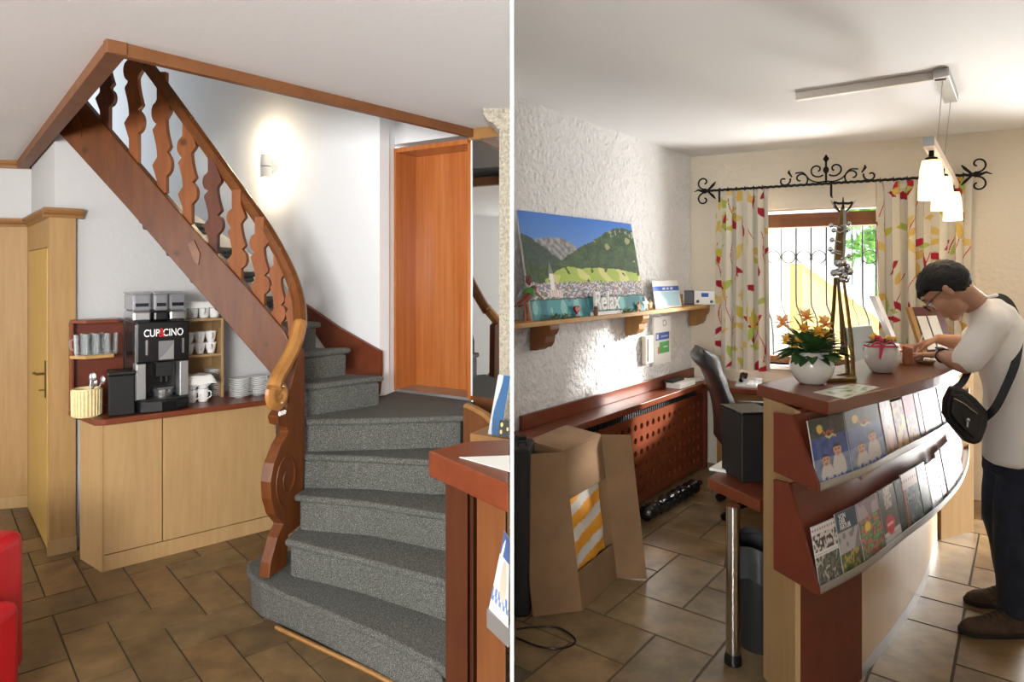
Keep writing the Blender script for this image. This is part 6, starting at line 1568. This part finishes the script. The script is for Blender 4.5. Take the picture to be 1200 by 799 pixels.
# right hand curled round the pen
dR = Vector((-.72, .55, -.30)).normalized(); sR_ = Vector((-.45, -.75, .05)).normalized(); uR = dR.cross(sR_); uR = uR if uR.z > 0 else -uR
for o_ in (-.024, -.008, .008, .022): body.caps(wrR + dR * .01 + sR_ * o_ * .6, wrR + dR * .075 + sR_ * o_, .017, .0135, 10)
kr = wrR + dR * .082; grip = kr + dR * .045 + sR_ * .022 - uR * .045
for i, (o_, L_) in enumerate(((.026, .070), (.009, .074), (-.009, .066), (-.026, .054))):
    b_ = kr + sR_ * o_; tip = grip + sR_ * (-.010 - .017 * i) + dR * (-.004 * i) + uR * (.004 * i)
    m1 = b_ + dR * L_ * .48 - uR * .006; m2 = m1.lerp(tip, .55) + dR * .010
    chain([b_, m1, m2, tip], [.0108, .0100, .0092, .0082])
b_ = wrR + dR * .03 + sR_ * .026; chain([b_, b_ + dR * .030 + sR_ * .020 - uR * .012, grip + sR_ * .010 - dR * .006], [.0135, .0115, .009])
man = body.build('person', M['skin'], remesh=.0048, smo=3)
tag(man, 'person in white t-shirt and dark jeans bending over the counter and writing, wearing glasses', 'person')
for sy in (-1, 1):
    e_ = MB(); e_.ball(hp_(.083, sy * .031, .008), .0115, 10, 8, R=HR); e_ = e_.build('eye', M['white'], man, smooth=True)
    q = MB(); q.ball(hp_(.0925, sy * .031, .006), .005, 8, 6); q.build('iris', M['black'], e_, smooth=True)
    MB().tube([hp_(.088, sy * .016, .034), hp_(.089, sy * .034, .040), hp_(.078, sy * .052, .034)], [.003, .004, .002], 6).build('eyebrow', M['hair'], man, smooth=True)
# hair
hm_ = MB(); n, m_ = 48, 36; vs = []
for i in range(m_ + 1):
    th = math.pi * i / m_
    for k in range(n):
        a = 2 * math.pi * k / n; d = Vector((math.sin(th) * math.cos(a), math.sin(th) * math.sin(a), math.cos(th)))
        p = Vector((-.018, 0, .030)) + Vector((d.x * .108, d.y * .088, d.z * .100))
        low_ = -.050 if p.x < -.045 else (-.004 if abs(p.y) > .045 and p.x < .05 else .050)
        line = -.062 + max(0, p.x + .055) * 1.15
        line = min(line, .056); k_ = 1.0
        if p.z < line: k_ = max(.72, 1 - (line - p.z) * 14)
        nz = noise.noise(Vector((d.x * 7, d.y * 7, d.z * 7))) * .006 + noise.noise(Vector((d.x * 24, d.y * 24, d.z * 10))) * .003
        p = Vector((-.018, 0, .030)) + Vector((d.x * (.108 + nz) * k_, d.y * (.088 + nz) * k_, d.z * (.100 + nz) * k_)); vs.append(hp_(*p))
fs = [(i * n + k, (i + 1) * n + k, (i + 1) * n + (k + 1) % n, i * n + (k + 1) % n) for i in range(m_) for k in range(n)]
hm_.add(vs, fs)
rr = random.Random(6)
for k in range(46):                               # fringe locks over the forehead
    y = rr.uniform(-.066, .066); a = hp_(.058 - abs(y) * .35, y, .092 - abs(y) * .3); b = hp_(.092 - abs(y) * .55, y * 1.03, .062); c = hp_(.094 - abs(y) * .55, y * 1.05, .046 + rr.uniform(-.006, .012))
    hm_.tube([a, b, c], [.008, .007, .002], 5)
hm_.build('hair', M['hair'], man, smooth=True)
# glasses
gs = MB()
for sy in (-1, 1):
    c = Vector((.106, sy * .033, .004))
    gs.tube([hp_(c.x - .010 * abs(math.cos(t)) * 0, c.y + .027 * math.cos(t), c.z + .019 * math.sin(t)) for t in [2 * math.pi * k / 20 for k in range(20)]], .0022, 6, closed=True)
    gs.tube([hp_(.105, sy * .060, .010), hp_(.085, sy * .074, .012), hp_(.0, sy * .082, .012), hp_(-.022, sy * .080, -.002)], .0022, 6)
gs.tube([hp_(.106, -.007, .008), hp_(.110, 0, .011), hp_(.106, .007, .008)], .002, 6)
gs.build('glasses', M['black'], man, smooth=True)
# wristwatch on the left wrist
wd2 = (wrL - elL).normalized(); wc = wrL - wd2 * .022; w1 = wd2.cross(EZ).normalized(); w2_ = w1.cross(wd2); w2_ = w2_ if w2_.z > 0 else -w2_
mb = MB(); mb.tube([wc + (w1 * math.cos(t) + w2_ * math.sin(t)) * .0335 for t in [2 * math.pi * k / 24 for k in range(24)]], .009, 8, closed=True, flat=(.35, 1.4), up=None)
wt_ = mb.build('wristwatch', M['black'], man, smooth=True)
wm = Matrix(((w1.x, wd2.x, w2_.x, 0), (w1.y, wd2.y, w2_.y, 0), (w1.z, wd2.z, w2_.z, 0), (0, 0, 0, 1)))
MB(Matrix.Translation(wc + w1 * -.012 + w2_ * .031) @ wm).box(-.017, .017, -.02, .02, 0, .010).build('watch_case', M['black'], wt_, bevel=.003)
# t-shirt
sh2 = MB(); sh2.add(*ringtube(TO, 32))
eL = shL.lerp(elL, .82); eR = shR.lerp(elR, .72)
sh2.caps(shL + Vector((.03, .03, .01)), shL, .085, .078); sh2.caps(shL, eL, .078, .066); sh2.caps(shR + Vector((-.03, -.03, .01)), shR, .085, .078); sh2.caps(shR, eR, .078, .066)
s_ = sh2.build('t_shirt', M['shirt'], man, remesh=.012, smo=4)
def wrinkle(ob, amp, f, seed):
    for v in ob.data.vertices:
        p = v.co; v.co = p + v.normal * (amp * noise.noise(Vector((p.x * f, p.y * f, p.z * f * .55 + seed))) + amp * .5 * noise.noise(Vector((p.x * f * 2.4, p.y * f * 2.4, p.z * f * .8 + seed))))
wrinkle(s_, .013, 8, 2)
MB().tube([Vector((2.288, 3.17, 1.562)) + lft * .070 * math.cos(t) + fwd * .064 * math.sin(t) + EZ * (.012 - .02 * math.sin(t)) for t in [2 * math.pi * k / 28 for k in range(28)]], .009, 8, closed=True).build('collar', M['shirt'], s_, smooth=True)
# jeans
j = MB()
j.add(*ringtube([(2.435, 3.145, .74, .175, .125), (2.435, 3.145, .83, .172, .12), (2.43, 3.14, .93, .165, .11)]))
j.caps(hipL, knL, .105, .080); j.caps(knL, anL + EZ * .02, .078, .064); j.caps(hipR, knR, .105, .080); j.caps(knR, anR + EZ * .02, .078, .064)
j_ = j.build('jeans', M['denim'], man, remesh=.011, smo=4); wrinkle(j_, .010, 10, 7)
# shoes
def shoe(heel, d, tagd):
    d = Vector(d).normalized(); FX = frame((heel.x, heel.y, 0), d)
    u_ = MB(FX)
    def sec(x): return (.036 + .012 * math.sin(min(1, x / .2) * math.pi / 2) - .03 * max(0, (x - .24) / .05) ** 2)
    prof = [(0, .085), (.03, .125), (.09, .125), (.13, .10), (.18, .078), (.24, .065), (.275, .050), (.29, .03)]
    vs = []; n = 14
    for x, h_ in prof:
        w_ = max(.012, sec(x))
        for k in range(n):
            t = math.pi * k / (n - 1); vs.append((x, w_ * math.cos(t) * (1 if True else 1), .012 + (h_ - .012) * (max(0, math.sin(t)) ** .55)))
    fs = [(i * n + k, i * n + k + 1, (i + 1) * n + k + 1, (i + 1) * n + k) for i in range(len(prof) - 1) for k in range(n - 1)]
    fs += [tuple(range(n)), tuple((len(prof) - 1) * n + k for k in range(n))] + [tuple([i * n for i in range(len(prof))] + [i * n + n - 1 for i in range(len(prof) - 1, -1, -1)])]
    u_.add(vs, fs)
    sh_ = u_.build('shoe', M['shoe'], man, smooth=True, bevel=0)
    so_ = MB(FX); so_.slab([(x, sec(max(x, .02)) + .006) for x in (-.004, .04, .1, .16, .22, .26, .285, .297)] + [(.301, 0)] + [(x, -sec(max(x, .02)) - .006) for x in (.297, .285, .26, .22, .16, .1, .04, -.004)], 0.001, .026)
    so_.build('sole', M['sole'], sh_, bevel=.004)
    lc_ = MB(FX)
    for k in range(4): lc_.tube([(.115 + k * .022, -.024, .098 - k * .010), (.12 + k * .022, 0, .112 - k * .010), (.115 + k * .022, .024, .098 - k * .010)], .003, 5)
    for sy in (-1, 1): lc_.tube(smooth_path([(.115, 0, .118), (.105, sy * .03, .14), (.13, sy * .04, .125), (.118, 0, .115)], 4), .0022, 5)
    lc_.build('lace', M['sole'], sh_, smooth=True)
shoe(Vector((2.413, 3.055, 0)), (-1, .04), 'near'); shoe(Vector((2.63, 3.305, 0)), (-.96, .14), 'far')
# pen
pn = MB(); p0_ = grip - EZ * .028 + Vector((-.008, .003, 0)); p1_ = grip + EZ * .10 + Vector((.03, -.01, 0))
pn.tube([p0_, p0_.lerp(p1_, .12), p1_], [.0012, .0042, .0045], 10); o = pn.build('pen', M['white'], smooth=True); tag(o, 'white pen held in the right hand of the writing man', 'pen')
# shoulder bag
bgm = thing('shoulder_bag', 'black nylon shoulder bag hanging at the left hip of the writing man', 'bag', P(1135, 490, 2.95))
def bp2(x, y, off=0): return P(x, y, 2.90 + (x - 1110) * .0012) + Vector((.22, .97, 0)) * off
ol = [(1119, 454), (1131, 456), (1146, 468), (1160, 484), (1158, 500), (1151, 519), (1143, 522), (1134, 519), (1116, 498), (1110, 487), (1111, 470)]
MB().prism([bp2(x, y) for x, y in ol], Vector((.22, .97, 0)) * .075).build('body', M['nylon'], bgm, bevel=.016, seg=3, smooth=True)
fl_ = [(1115, 462), (1127, 462), (1152, 486), (1146, 512), (1140, 513), (1120, 494), (1113, 484)]
fp_ = MB().prism([bp2(x, y, -.012) for x, y in fl_], Vector((.22, .97, 0)) * .013).build('front_pocket', M['nylon'], bgm, bevel=.005)
MB().tube([bp2(x, y, -.015) for x, y in ((1116, 466), (1128, 472), (1143, 484))], .0028, 6).build('zip', M['silver'], fp_, smooth=True)
mb = MB(); mb.ball(bp2(1132, 491, -.018), .009, 10, 8); mb.tube([bp2(1132, 492, -.018), bp2(1131, 499, -.02)], .004, 6); mb.build('clasp', M['alu'], fp_, smooth=True)
sp = smooth_path([bp2(1157, 492, .03), P(1166, 478, 2.945), P(1178, 455, 2.955), P(1190, 425, 2.975), P(1194, 395, 3.03), P(1190, 370, 3.10), P(1180, 352, 3.16), P(1166, 348, 3.21), P(1150, 364, 3.26)], 6)
MB().tube(sp, .018, 8, flat=(.16, 1), up=(-.5, -.75, .45)).build('strap', M['nylon'], bgm, smooth=True)
sp = smooth_path([bp2(1122, 458, .04), P(1127, 449, 2.99), P(1134, 436, 3.03), P(1142, 415, 3.12)], 5)
MB().tube(sp, .016, 8, flat=(.2, 1), up=(-.6, -.7, .3)).build('strap', M['nylon'], bgm, smooth=True)
